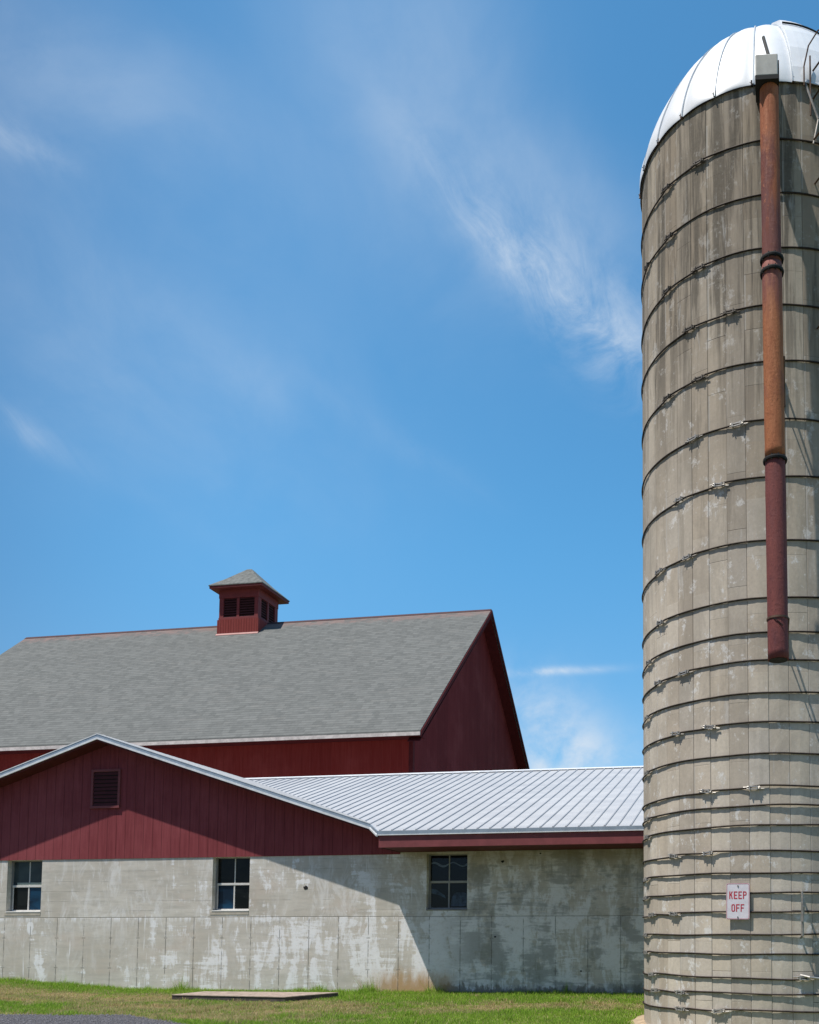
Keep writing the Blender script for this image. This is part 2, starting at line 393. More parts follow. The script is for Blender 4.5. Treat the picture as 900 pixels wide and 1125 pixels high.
# ------------------------------------------------------------------ ground
def gz(x, y):
    z = -.056 * (WY - y) if y < WY else 0.
    if y < -2: z = -.056 * (WY + 2)
    f = min(1, max(0, (-12.0 - x) / 3.5)); f = f * f * (3 - 2 * f)
    return z + .165 * f
def dist_road(x, y):
    """signed: negative on the gravel drive (camera side of its edge)"""
    e = 13.33 + .06 * math.sin(x * 1.7) + .04 * math.sin(x * 4.3 + 1)
    if x > -9.9: e -= .42 * (x + 9.9) ** 1.25 if x < -4 else .42 * 5.9 ** 1.25 + (x + 4) * .15
    return y - e
xs = sorted(set([-900, -300, -100, -60, -40, -30] + [-24 + .5 * i for i in range(73)] + [20, 40, 100, 300, 900]))
ys = sorted(set([-900, -300, -100, -40, -20, -10, -4] + [-2 + .5 * i for i in range(41)] + [22, 30, 45, 60, 100, 300, 900, 1800]))
g = MB()
g.v = [(x, y, gz(x, y)) for y in ys for x in xs]
nx = len(xs)
g.f = [(j * nx + i, j * nx + i + 1, (j + 1) * nx + i + 1, (j + 1) * nx + i) for j in range(len(ys) - 1) for i in range(nx - 1)]
o = g.build('ground', M['ground'], smooth=True); o['kind'] = 'structure'

g = MB()
cols = [-40 + .5 * i for i in range(100)]
rows = 26
for x in cols:
    ye = 0
    lo, hi = 0, 16
    for _ in range(30):
        m_ = (lo + hi) / 2
        if dist_road(x, m_) > 0: hi = m_
        else: lo = m_
    for r in range(rows):
        y = lo + (-14 - lo) * (r / (rows - 1)); g.v.append((x, y, gz(x, y) + .006))
for i in range(len(cols) - 1):
    for r in range(rows - 1):
        a = i * rows + r; g.f.append((a, a + 1, a + rows + 1, a + rows))
o = g.build('gravel_drive', M['gravel'], smooth=True); o['kind'] = 'structure'

# loose stones of the drive edge, one uncountable mass
g = MB()
for i in range(7000):
    x = rnd.uniform(-14.5, -8.0); y = rnd.uniform(11.2, 13.6)
    if dist_road(x, y) > .02: continue
    r = rnd.uniform(.008, .024); z = gz(x, y) + .008
    a = rnd.uniform(0, 6.28); n = len(g.v)
    for k in range(5): g.v.append((x + r * math.cos(a + k * 1.257) * rnd.uniform(.7, 1.1), y + r * math.sin(a + k * 1.257) * rnd.uniform(.7, 1.1), z))
    g.v.append((x, y, z + r * .9))
    for k in range(5): g.f.append((n + k, n + (k + 1) % 5, n + 5))
o = g.build('gravel_stones', plain('loose_gravel_stone', (.15, .145, .155), .9, var=.4, sc=30)); tag(o, 'loose grey gravel stones along the grass edge', 'gravel', kind='stuff')

# bare earth collar at the silo foot
g = MB(); n = 90
for i in range(n):
    a = 2 * math.pi * i / n
    for r in (SR - .05, SR + .16 + .07 * math.sin(a * 7) + .05 * math.sin(a * 17 + 1)):
        x = SX + r * math.sin(a); y = SY - r * math.cos(a); g.v.append((x, y, gz(x, y) + (.05 if r < SR else .008)))
for i in range(n):
    j = (i + 1) % n; g.f.append((2 * i, 2 * i + 1, 2 * j + 1, 2 * j))
o = g.build('dirt_collar', M['dirt'], smooth=True); o['kind'] = 'structure'

# grass blades (stuff)
SLAB = [(-10.55, 15.40), (-8.26, 15.26), (-7.62, 16.00), (-10.25, 15.95)]
def in_slab(x, y):
    s = 0
    for i in range(4):
        a = SLAB[i]; b = SLAB[(i + 1) % 4]
        if (b[0] - a[0]) * (y - a[1]) - (b[1] - a[1]) * (x - a[0]) > -.01: s += 1
    return s == 4
npr = np.random.RandomState(3)
N = 330000
X = np.where(npr.rand(N) < .82, npr.uniform(-17.5, .2, N), npr.uniform(-24, 6, N)); Y = np.where(npr.rand(N) < .86, npr.uniform(12.4, WY - .01, N), npr.uniform(8, WY - .01, N))
def vnoise(x, y, s, seed):
    r = np.random.RandomState(seed).rand(256, 256)
    x = x * s + 500; y = y * s + 500; xi = np.floor(x).astype(int); yi = np.floor(y).astype(int); fx = x - xi; fy = y - yi
    fx = fx * fx * (3 - 2 * fx); fy = fy * fy * (3 - 2 * fy); q = lambda a, b: r[a % 256, b % 256]
    return (q(xi, yi) * (1 - fx) + q(xi + 1, yi) * fx) * (1 - fy) + (q(xi, yi + 1) * (1 - fx) + q(xi + 1, yi + 1) * fx) * fy
keep = np.ones(N, bool)
D2 = (X - SX) ** 2 + (Y - SY) ** 2; keep &= D2 > (SR + .12 + .1 * vnoise(X, Y, 3, 8)) ** 2
dr = np.array([dist_road(a, b) for a, b in zip(X, Y)]); keep &= dr > npr.uniform(-.10, .12, N)
keep &= ~np.array([in_slab(a, b) or in_slab(a, b + .10 * npr.rand()) for a, b in zip(X, Y)])
X, Y, dr = X[keep], Y[keep], dr[keep]; N = len(X)
Z = np.array([gz(a, b) for a, b in zip(X, Y)])
wallness = np.clip((Y - (WY - .5)) / .5, 0, 1)
patch = .5 * vnoise(X * .6, Y * 1.5, .8, 1) + .3 * vnoise(X, Y, 2.3, 2) + .2 * vnoise(X, Y, 7, 4)
green = .04 + np.clip((X + 8.5) / 5, 0, 1) * .22 + wallness * .38 + np.clip(1 - np.abs(dr - .15) / .3, 0, 1) * .15
leftdry = np.clip(1 - np.abs(Y - 15.0) / 1.0, 0, 1) * .16
dry = np.clip((patch - .385 - green + leftdry) * 4.5, 0, 1)
H = npr.uniform(.02, .055, N) * (1 + wallness * 1.5 * vnoise(X, Y, 1.6, 9)) * (1 - .35 * dry) + .04 * (vnoise(X, Y, 4, 5) > .82)
tf = vnoise(X, Y * .5, 3.1, 21); H *= 1 + 3.0 * wallness * (tf > .68) * npr.rand(N)
az = npr.uniform(0, 2 * math.pi, N); lean = npr.uniform(.1, .8, N) * H; la = npr.uniform(0, 2 * math.pi, N)
wd = npr.uniform(.003, .0065, N)
V = np.empty((N, 3, 3))
V[:, 0] = np.stack([X - wd * np.cos(az), Y - wd * np.sin(az), Z - .004], -1); V[:, 1] = np.stack([X + wd * np.cos(az), Y + wd * np.sin(az), Z - .004], -1)
V[:, 2] = np.stack([X + lean * np.cos(la), Y + lean * np.sin(la), Z + H], -1)
me = bpy.data.meshes.new('grass'); me.vertices.add(3 * N); me.vertices.foreach_set('co', V.ravel())
me.loops.add(3 * N); me.loops.foreach_set('vertex_index', np.arange(3 * N, dtype=np.int32))
me.polygons.add(N); me.polygons.foreach_set('loop_start', np.arange(0, 3 * N, 3, dtype=np.int32))
try: me.polygons.foreach_set('loop_total', np.full(N, 3, np.int32))
except Exception: pass
me.update()
r = npr.rand(N)
cg = np.stack([.24 + .23 * r, .45 + .24 * r, .045 + .05 * r], -1); cd = np.stack([.62 + .2 * r, .50 + .15 * r, .26 + .1 * r], -1)
isdry = (npr.rand(N) < .06 + dry * .78)
cc = np.where(isdry[:, None], cd, cg) * npr.uniform(.7, 1.15, N)[:, None]
colr = np.ones((N, 3, 4)); colr[:, :, :3] = cc[:, None, :]; colr[:, :2, :3] *= .7
at = me.color_attributes.new('tint', 'FLOAT_COLOR', 'POINT'); at.data.foreach_set('color', colr.ravel())
gm = NT('grass_blades', .7, .2); an = gm.n.new('ShaderNodeAttribute'); an.attribute_name = 'tint'; gm.col(an.outputs['Color'])
tr = gm.n.new('ShaderNodeBsdfTranslucent'); gm.l.new(an.outputs['Color'], tr.inputs[0]); ms = gm.n.new('ShaderNodeMixShader'); ms.inputs[0].default_value = .35
gm.l.new(gm.b.outputs[0], ms.inputs[1]); gm.l.new(tr.outputs[0], ms.inputs[2]); gm.l.new(ms.outputs[0], gm.n['Material Output'].inputs[0])
me.materials.append(gm.m)
o = bpy.data.objects.new('grass', me); C.objects.link(o); tag(o, 'short sunlit lawn grass with straw-dry patches below the wall', 'grass', kind='stuff')

# concrete slab cover
g = MB(); zsl = lambda y: gz(-9, y) + .095
g.prism([(x, y, zsl(y) - .018) for x, y in SLAB], (0, 0, .018))
cs = thing('concrete_slab', 'low flat pinkish concrete slab lying in the grass before the wall', 'slab', (-9.3, 15.9, -.1))
o = g.build('top', M['slab'], cs, bevel=.004)
g = MB(); g.prism([(-9.25 + (x + 9.25) * .993, 15.80 + (y - 15.80) * .98, zsl(y) - .2) for x, y in SLAB], (0, 0, .1815)); g.build('base', plain('shade_dark_slab_foot', (.09, .075, .07), .95, var=.3), cs)  # foot coloured dark for the shade below the slab edge

# ------------------------------------------------------------------ concrete barn (low L shaped building with metal roof)
X0 = -13.08; ZR = 5.09; GS = .331; WS = .3333; YEV = 15.86; ZEV = 2.96; YRD = 22.7; ZRD = ZEV + WS * (YRD - YEV)
XE = -6.86; YK = 16.48; XL = -27.0; XRR = 4.2; YB = 29.2
cb = thing('concrete_barn', 'low concrete-walled barn with maroon gable and pale metal roof', 'farm building', (-9, WY, 0))
WIN = [(-15.37, -14.565), (-10.747, -9.952), (-6.308, -5.505)]; WZ0, WZ1 = 1.545, 2.62
REC = .13
# front wall with real openings
g = MB()
bx = [XL + .4] + [q for w in WIN for q in w] + [XRR - .3]
def quad_y(x0, x1, z0, z1, y): g.face([(x0, y, z0), (x1, y, z0), (x1, y, z1), (x0, y, z1)])
for i in range(len(bx) - 1):
    x0, x1 = bx[i], bx[i + 1]
    if (x0, x1) in WIN:
        quad_y(x0, x1, -.6, WZ0, WY); quad_y(x0, x1, WZ1, 2.66, WY)
        D = .2
        g.face([(x0, WY, WZ0), (x0, WY + D, WZ0), (x0, WY + D, WZ1), (x0, WY, WZ1)])
        g.face([(x1, WY, WZ0), (x1, WY, WZ1), (x1, WY + D, WZ1), (x1, WY + D, WZ0)])
        g.face([(x0, WY, WZ0), (x1, WY, WZ0), (x1, WY + D, WZ0), (x0, WY + D, WZ0)])
        g.face([(x0, WY, WZ1), (x0, WY + D, WZ1), (x1, WY + D, WZ1), (x1, WY, WZ1)])
    else:
        quad_y(x0, x1, -.6, 2.66, WY)
g.face([(XL + .4, WY + .2, 2.66), (XL + .4, WY, 2.66), (XRR - .3, WY, 2.66), (XRR - .3, WY + .2, 2.66)])
xa, xb = XL + .4, XRR - .3
for x in (xa, xb):
    zz = ZEV + WS * (WY - YEV) - .07
    g.face([(x, WY, -.6), (x, YB - .7, -.6), (x, YB - .7, 2.9), (x, YRD, ZRD - .08), (x, WY + .0, zz)])
g.face([(xa, YB - .7, -.6), (xb, YB - .7, -.6), (xb, YB - .7, 2.9), (xa, YB - .7, 2.9)])
g.build('wall', M['wall'], cb)
# small holes with torn edges and pipe stubs in the wall
for hx, hz_, r in ((-8.765, 1.999, .045), (-4.816, 2.459, .03), (-4.091, 2.60, .018), (-3.32, .42, .02), (-4.95, 1.05, .02)):
    g = MB(); k = 12; ctr = (hx, WY - .004, hz_)
    ring = [(hx + r * math.cos(6.283 * i / k) * rnd.uniform(.7, 1.35), WY - .004, hz_ + r * math.sin(6.283 * i / k) * rnd.uniform(.6, 1.1)) for i in range(k)]
    g.face(ring); g.build('wall_hole', M['black'], cb)

# gable siding
g = MB(); ys_ = WY - .014
def roofz(x): return ZR - GS * abs(x - X0) - .09
xl2 = X0 - (XE - X0)
g.prism([(XE + .02, ys_, 2.624), (XE + .02, ys_, roofz(XE) + .0), (X0, ys_, roofz(X0)), (xl2 - .02, ys_, roofz(xl2)), (xl2 - .02, ys_, 2.624)], (0, .05, 0))
g.build('gable_siding', M['siding'], cb)

# roof sheets with ribs
g = MB()
def wz(y): return ZEV + WS * (y - YEV) if y <= YRD else ZRD - WS * (y - YRD)
def vy(x): return YEV + (ZR - GS * abs(x - X0) - ZEV) / WS   # valley line y for given x
T = .03
def sheet(pts):
    g.prism([(a, b, c - T) for a, b, c in pts], (0, 0, T))
vyt = vy(X0)
A = (XE, YEV, wz(YEV)); B = (-7.27, YK, wz(YK)); V0 = (X0, vyt, ZR)
sheet([A, (XRR, YEV, wz(YEV)), (XRR, YRD, ZRD), (X0, YRD, ZRD), V0, B])
mx = lambda p: (2 * X0 - p[0], p[1], p[2])
sheet([mx(A), mx(B), V0, (X0, YRD, ZRD), (XL, YRD, ZRD), (XL, YEV, wz(YEV))])
sheet([(XL, YRD, ZRD), (XRR, YRD, ZRD), (XRR, YB, wz(YB)), (XL, YB, wz(YB))])
def rib(x, y0, y1, zf):
    w, h = .013, .019
    for a, b in ((y0, y1),):
        za, zb = zf(a), zf(b)
        g.prism([(x - w * 1.5, a, za), (x + w * 1.5, a, za), (x + w, a, za + h), (x - w, a, za + h)], (0, b - a, zb - za))
k = 0; x = XRR - .05
while x > XL:
    if x > XE: y0 = YEV
    elif x < 2 * X0 - XE: y0 = YEV
    else: y0 = vy(x)
    if y0 < YRD - .05: rib(x, y0 + .0, YRD, wz)
    rib(x, YRD, YB, wz)
    x -= .2286
g.build('roof', M['metal'], cb)
g = MB()
tri = [(X0, YK, ZR), B, V0]
g.prism([(a, b, c - T) for a, b, c in tri], (0, 0, T)); tri = [mx(B), (X0, YK, ZR), V0]; g.prism([(a, b, c - T) for a, b, c in tri], (0, 0, T))
y = YK + .15
while y < vyt - .2:      # ribs across the small gable roof
    xr = X0 + (ZR - (ZEV + WS * (y - YEV))) / GS
    for s in (1, -1):
        p0 = Vector((X0, y, ZR)); p1 = Vector((X0 + s * (xr - X0), y, wz(y)))
        g.prism([(p0.x, y - .025, p0.z), (p0.x, y + .025, p0.z), (p0.x, y + .017, p0.z + .02), (p0.x, y - .017, p0.z + .02)], p1 - p0)
    y += .2286
g.build('gable_roof', M['metal'], cb)
# ridge cap
g = MB()
g.prism([(XL, YRD - .16, ZRD - .02), (XL, YRD, ZRD + .035), (XL, YRD + .16, ZRD - .02), (XL, YRD + .15, ZRD - .035), (XL, YRD, ZRD + .02), (XL, YRD - .15, ZRD - .035)], (XRR - XL, 0, 0))
g.build('ridge_cap', M['whitemetal'], cb)
# eave: galvanised drip face, fascia, soffit, return end
def eave(xa, xb):
    g = MB(); g.box(xa, xb, YEV - .012, YEV + .004, ZEV - .078, ZEV - .006); g.build('drip_edge', M['drip'], cb)
    g = MB(); g.box(xa, xb, YEV - .016, YEV - .0125, ZEV - .086, ZEV - .070); g.build('drip_lip', M['whitemetal'], cb)
    g = MB(); g.box(xa + .012, xb - .012, YEV + .014, YEV + .04, 2.654, ZEV - .045); g.build('fascia', M['trimred'], cb, bevel=.004)
    g = MB(); g.box(xa + .03, xb - .03, YEV + .071, WY - .001, 2.664, 2.684); g.build('soffit', M['soffit'], cb)
eave(XE, XRR); eave(XL, 2 * X0 - XE)
for s in (1, -1):
    xx = X0 + s * (XE - X0)
    g = MB(); x1 = xx + s * .012; g.prism([(x1, YEV + .071, 2.654), (x1, WY - .02, 2.654), (x1, WY - .02, wz(WY) - .05), (x1, YEV + .071, wz(YEV + .07) - .05)], (s * .02, 0, 0)); g.build('eave_end', M['soffit'], cb)
# rakes of the gable and their return along the valley edge
def rake(p0, p1, out):
    p0 = Vector(p0); p1 = Vector(p1); out = Vector(out)
    def strip(name, mat, zt, zb, o0, o1):
        g = MB(); g.prism([p0 + out * o0 + Vector((0, 0, zt)), p0 + out * o1 + Vector((0, 0, zt)), p0 + out * o1 + Vector((0, 0, zb)), p0 + out * o0 + Vector((0, 0, zb))], p1 - p0)
        g.build(name, mat, cb)
    strip('rake_trim', M['drip'], -.004, -.072, 0, .014)
    strip('rake_lip', M['whitemetal'], -.066, -.104, .004, .026)
    if abs(out.y) > .9: strip('rake_cap', M['whitemetal'], .014, -.003, -.09, .020)
    strip('rake_board', M['soffit'], -.075, -.14, -.04, -.004)
BR = (-7.27, YK, wz(YK))
rake((X0, YK, ZR), BR, (0, -1, 0)); rake((X0, YK, ZR), mx(BR), (0, -1, 0))
nrm = Vector((-(YK - YEV), -(BR[0] - XE) * -1, 0)).normalized()
nrm = Vector((-.83, -.55, 0))
rake(BR, (XE, YEV, ZEV), nrm); rake(mx(BR), mx((XE, YEV, ZEV)), (.83, -.55, 0))
# gable soffit
g = MB()
for q in (BR, mx(BR)):
    g.prism([(X0, YK + .005, ZR - .12), (q[0], YK + .005, q[2] - .12), (q[0], WY - .02, q[2] - .12), (X0, WY - .02, ZR - .12)], (0, 0, .02))
g.build('gable_soffit', M['soffit'], cb)

# louvred gable vent
gv = MB(); vx0, vx1, vz0, vz1 = -13.43, -12.87, 3.70, 4.40; yv = ys_
fw_ = .05
fr = MB()
fr.box(vx0 - fw_, vx1 + fw_, yv - .035, yv - .001, vz1, vz1 + fw_); fr.box(vx0 - fw_, vx1 + fw_, yv - .045, yv - .001, vz0 - fw_, vz0)
fr.box(vx0 - fw_, vx0, yv - .035, yv - .001, vz0, vz1); fr.box(vx1, vx1 + fw_, yv - .035, yv - .001, vz0, vz1)
vent = fr.build('gable_vent', M['trimred'], cb, bevel=.003)
g = MB(); n = 9
for i in range(n):
    z = vz0 + (i + .5) * (vz1 - vz0) / n
    g.prism([(vx0, yv - .03, z - .035), (vx0, yv - .024, z - .035), (vx0, yv - .003, z + .03), (vx0, yv - .009, z + .03)], (vx1 - vx0, 0, 0))
def sub(mb, name, mat, parent, **k):
    o = mb.build(name, mat, None, **k); o.parent = parent; w = Vector(); q = parent
    while q: w += q.location; q = q.parent
    o.location = -w; return o
sub(g, 'louvre', M['louvre'], vent)
g = MB(); g.box(vx0, vx1, yv - .002, yv - .0005, vz0, vz1); sub(g, 'vent_back', M['black'], vent)

# windows: two-over-two sash, deep in the opening
def clear_glass():
    t = NT('clear_window_glass'); n, l = t.n, t.l
    tp = n.new('ShaderNodeBsdfTransparent'); tp.inputs[0].default_value = (.75, .8, .82, 1); gl = n.new('ShaderNodeBsdfGlossy'); gl.inputs['Roughness'].default_value = .04
    fr = n.new('ShaderNodeFresnel'); fr.inputs[0].default_value = 1.45; mx_ = n.new('ShaderNodeMixShader')
    l.new(fr.outputs[0], mx_.inputs[0]); l.new(tp.outputs[0], mx_.inputs[1]); l.new(gl.outputs[0], mx_.inputs[2]); l.new(mx_.outputs[0], n['Material Output'].inputs[0])
    return t.m
M['clear'] = clear_glass()
def window(i, x0, x1, panes, muntin):
    yf = WY + REC
    fr = MB(); t = .028
    fr.box(x0, x0 + t, yf - .02, yf + .05, WZ0 + .03, WZ1); fr.box(x1 - t, x1, yf - .02, yf + .05, WZ0 + .03, WZ1)
    fr.box(x0 + t, x1 - t, yf - .02, yf + .05, WZ1 - .02, WZ1)
    w = fr.build('window', M['jamb'], cb)
    mid = (WZ0 + WZ1) / 2 + .01; xm = (x0 + x1) / 2
    s = MB()
    s.box(x0 + t, x1 - t, yf - .012, yf + .03, mid - .022, mid + .022)
    s.box(x0 + t, x1 - t, yf - .006, yf + .03, WZ0 + .03, WZ0 + .058)
    s.box(xm - .013, xm + .013, yf - .004, yf + .02, WZ0 + .058, mid - .022); s.box(xm - .011, xm + .011, yf + .008, yf + .025, mid + .022, WZ1 - .02)
    s.box(x0 + t, x0 + t + .016, yf - .002, yf + .02, WZ0 + .058, mid - .022); s.box(x1 - t - .016, x1 - t, yf - .002, yf + .02, WZ0 + .058, mid - .022)
    sub(s, 'sash', muntin, w, bevel=.003)
    g = MB(); g.prism([(x0 - .01, WY - .025, WZ0 - .005), (x0 - .01, WY - .025, WZ0 + .022), (x0 - .01, yf - .01, WZ0 + .034), (x0 - .01, yf - .01, WZ0 - .005)], (x1 - x0 + .02, 0, 0)) if False else g.prism([(x0 + .003, WY - .012, WZ0 + .003), (x0 + .003, WY - .012, WZ0 + .025), (x0 + .003, yf, WZ0 + .034), (x0 + .003, yf, WZ0 + .003)], (x1 - x0 - .006, 0, 0))
    sub(g, 'sill', M['whitepaint'] if i < 2 else M['jamb'], w, bevel=.003)
    cells = [(x0 + t, xm, mid, WZ1 - .02, yf + .018), (xm, x1 - t, mid, WZ1 - .02, yf + .018), (x0 + t, xm, WZ0 + .05, mid, yf + .012), (xm, x1 - t, WZ0 + .05, mid, yf + .012)]
    for (a, b, c, d, yy), mt in zip(cells, panes):
        g = MB(); g.face([(a, yy, c), (b, yy, c), (b, yy, d), (a, yy, d)]); sub(g, 'pane', M[mt], w)
    g = MB(); g.box(x0 + .01, x1 - .01, yf + .052, yf + .06, WZ0, WZ1); sub(g, 'backing', M['dark'], w)
    return w
w = window(0, *WIN[0], ['glassgreen', 'glassgreen', 'glassdark', 'glassblue'], M['whitepaint']); w['label'] = 'leftmost window, blind drawn behind its upper panes'
g = MB(); g.box(WIN[0][0] + .12, WIN[0][1] - .03, WY + REC + .006, WY + REC + .016, 2.12, 2.17); sub(g, 'blind_rail', M['blind'], w)
w = window(1, *WIN[1], ['glassdark', 'glassdark', 'glassblue', 'glassdark'], M['whitepaint'])
w = window(2, *WIN[2], ['clear'] * 4, plain('shade_greyed_window_sash', (.38, .38, .36), .7)); w['label'] = 'shaded window under the eave, its rippled reflection built as strips'  # sash paint greyed to carry the shade below the eave
g = MB(); x0, x1 = WIN[2]; K = 40; yy = WY + REC + .035  # rippled reflection built as a wavy pale strip behind the glass
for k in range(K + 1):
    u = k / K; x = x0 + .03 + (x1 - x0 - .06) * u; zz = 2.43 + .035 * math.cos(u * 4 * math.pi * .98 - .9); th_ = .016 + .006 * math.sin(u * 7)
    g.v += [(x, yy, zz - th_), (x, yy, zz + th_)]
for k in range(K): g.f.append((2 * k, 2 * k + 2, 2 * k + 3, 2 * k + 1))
sub(g, 'reflection_strip', plain('pale_painted_reflection', (.42, .46, .50), .9, var=.3, sc=12), w)
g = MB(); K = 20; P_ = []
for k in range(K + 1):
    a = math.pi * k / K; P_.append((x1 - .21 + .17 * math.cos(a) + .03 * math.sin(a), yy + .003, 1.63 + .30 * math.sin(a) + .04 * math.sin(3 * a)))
g.face(P_); sub(g, 'reflection_patch', plain('blue_painted_reflection', (.10, .14, .20), .9, var=.6, sc=9), w)  # lower part of the reflection, shaped as a flat blue piece
g = MB(); g.face([(x0 + .03, yy + .004, 1.88), (x0 + .03, yy + .004, 1.97), (x0 + .14, yy + .004, 1.95), (x0 + .30, yy + .004, 1.84), (x0 + .33, yy + .004, 1.78), (x0 + .2, yy + .004, 1.84)]); sub(g, 'reflection_patch', plain('grey_painted_reflection', (.12, .16, .20), .9, var=.6, sc=9), w)  # another bit of reflection, added as a flat grey piece
for x0, x1 in WIN[:2]:
    g = MB(); g.box(x0 - .03, x1 + .0, WY - .006, WY - .001, WZ0 - .06, WZ0 - .003); g.build('sill_apron', M['apron'], cb)

# ------------------------------------------------------------------ big barn
EY, EZ, RY, RZ = 24.0, 6.69, 30.6, 12.385; BL_, BR_ = -27.47, -9.2; SL = (RZ - EZ) / (RY - EY); FY = 2 * RY - EY
bb = thing('red_barn', 'tall dark red barn with steep grey shingled roof', 'barn', (-18, 30.6, 0))
oy, ox = .42, .38
wy0, wy1, wx0, wx1 = EY + oy, FY - oy, BL_ + ox, BR_ - ox
zw = EZ + SL * oy - .16
g = MB()
g.face([(wx0, wy0, -.3), (wx1, wy0, -.3), (wx1, wy0, zw), (wx0, wy0, zw)]); g.build('wall', M['barn_x'], bb); g = MB(); g.face([(wx0, wy1, -.3), (wx0, wy1, zw), (wx1, wy1, zw), (wx1, wy1, -.3)])
g.build('wall', M['barn_x'], bb)
g = MB()
for x in (wx0, wx1):
    g = MB(); g.face([(x, wy0, -.3), (x, wy1, -.3), (x, wy1, zw), (x, RY, RZ - .14), (x, wy0, zw)]); g.build('gable_wall', M['barn_y'], bb)
g = MB(); t = .10
g.prism([(BL_, EY, EZ - t), (BL_, EY, EZ), (BL_, RY, RZ), (BL_, FY, EZ), (BL_, FY, EZ - t), (BL_, RY, RZ - t * 1.05)], (BR_ - BL_, 0, 0))
rf = g.build('roof', M['shingle'], bb)
g = MB()
g.prism([(BL_, RY - .10, RZ - .075), (BL_, RY, RZ + .015), (BL_, RY + .10, RZ - .075)], (BR_ - BL_, 0, 0)); g.build('ridge_cap', plain('dark_ridge_shingle', (.09, .05, .05), .9), bb)
# eave board (pale) and soffit
g = MB(); g.box(BL_, BR_ + .0, EY - .03, EY - .002, EZ - .14, EZ - .045); g.build('eave_board', M['pinkwhite'], bb)
g = MB(); g.box(BL_ + .01, BR_ - .01, EY + .001, wy0 - .002, EZ - .15, EZ - .12); g.build('soffit', M['barntrim'], bb)
# rake boards
for x, s in ((BR_, 1), (BL_, -1)):
    g = MB()
    for (ya, za), (yb, zb) in (((EY, EZ), (RY, RZ)), ((FY, EZ), (RY, RZ))):
        p = [(x, ya, za - .03), (x, yb, zb - .03), (x, yb, zb - .20), (x, ya, za - .20 + .04)]
        g.prism(p, (s * .035, 0, 0))
    g.build('rake_board', M['barntrim'], bb)
    g = MB()
    for (ya, za), (yb, zb) in (((EY + .02, EZ), (RY, RZ)), ((FY - .02, EZ), (RY, RZ))):
        g.prism([(x - s * .01, ya, za - .30), (x - s * ox, ya, za - .30), (x - s * ox, ya, za - .28), (x - s * .01, ya, za - .28)], (0, yb - ya, zb - za))
    g.build('gable_soffit', M['barntrim'], bb)
# corner board
g = MB(); g.box(wx1 - .10, wx1 + .02, wy0 - .02, wy0 + .10, -.3, zw); g.build('corner_board', M['barntrim'], bb)
# cupola
cx0, cx1, cy0, cy1 = -19.10, -17.585, 29.95, 31.30; zc = 12.35; zt = 13.46
cm = MB()
cm.box(cx0 - .045, cx1 + .03, cy0 - .03, cy1 + .03, 11.5, zc)
cup = cm.build('cupola', mat_siding('cupola_red_boards', (.23, .045, .04), (.28, .065, .058), period=.1, fade=.15), bb)
g = MB(); yi = .06
g.box(cx0 + yi, cx1 - yi, cy0 + yi, cy1 - yi, zc, zt); sub(g, 'louvre_backing', plain('dark_maroon_inside', (.03, .008, .008), .9), cup)
g = MB(); pw = .13
xm = (cx0 + cx1) / 2 - .03; ym = (cy0 + cy1) / 2
for (a, b) in ((cx0, cx0 + .17), (xm - .05, xm + .05), (cx1 - .15, cx1)):
    g.box(a, b, cy0, cy0 + .08, zc + .09, zt - .32); g.box(a, b, cy1 - .08, cy1, zc + .09, zt - .32)
for (a, b) in ((cy0 + .081, cy0 + .21), (ym - .05, ym + .05), (cy1 - .21, cy1 - .081)):
    g.box(cx1 - .08, cx1, a, b, zc + .09, zt - .32); g.box(cx0, cx0 + .08, a, b, zc + .09, zt - .32)
for z0, z1 in ((zc, zc + .088), (zt - .318, zt)):
    g.box(cx0 - .012, cx1 + .012, cy0 - .012, cy0 + .08, z0, z1); g.box(cx0 - .012, cx1 + .012, cy1 - .08, cy1 + .012, z0, z1)
    g.box(cx1 - .08, cx1 + .010, cy0 + .082, cy1 - .082, z0, z1); g.box(cx0 - .010, cx0 + .08, cy0 + .082, cy1 - .082, z0, z1)
sub(g, 'frame', M['barn_cup'] if 'barn_cup' in M else plain('cupola_frame_red', (.20, .035, .035), .65), cup, bevel=.006)
g = MB()
for (a, b) in ((cx0 + .17, xm - .05), (xm + .05, cx1 - .15)):
    n = 8
    for i in range(n):
        z = zc + .13 + i * (zt - .32 - zc - .15) / (n - 1)
        for yy, s in ((cy0 + .03, 1), (cy1 - .03, -1)):
            g.prism([(a, yy - s * .02, z - .035), (a, yy - s * .012, z - .035), (a, yy + s * .025, z + .025), (a, yy + s * .017, z + .025)], (b - a, 0, 0))
for (a, b) in ((cy0 + .21, ym - .05), (ym + .05, cy1 - .21)):
    for i in range(8):
        z = zc + .13 + i * (zt - .32 - zc - .15) / 7
        for xx, s in ((cx1 - .03, -1), (cx0 + .03, 1)):
            g.prism([(xx - s * .02, a, z - .035), (xx - s * .012, a, z - .035), (xx + s * .025, a, z + .025), (xx + s * .017, a, z + .025)], (0, b - a, 0))
sub(g, 'louvre', M['louvre'], cup)
ov = .30; ex0, ex1, ey0, ey1 = cx0 - ov + .05, cx1 + ov, cy0 - ov, cy1 + ov; zf0, zf1 = 13.42, 13.54
g = MB(); g.box(ex0 + .02, ex1 - .02, ey0 + .02, ey1 - .02, zf0, zf1 - .002); sub(g, 'cornice', plain('cupola_cornice_red', (.15, .028, .026), .65), cup, bevel=.01)
g = MB(); ap = ((ex0 + ex1) / 2, (ey0 + ey1) / 2, 14.40); c4 = [(ex0, ey0, zf1), (ex1, ey0, zf1), (ex1, ey1, zf1), (ex0, ey1, zf1)]
am = [(ap[0] - .09, ap[1] - .09, ap[2]), (ap[0] + .09, ap[1] - .09, ap[2]), (ap[0] + .09, ap[1] + .09, ap[2]), (ap[0] - .09, ap[1] + .09, ap[2])]
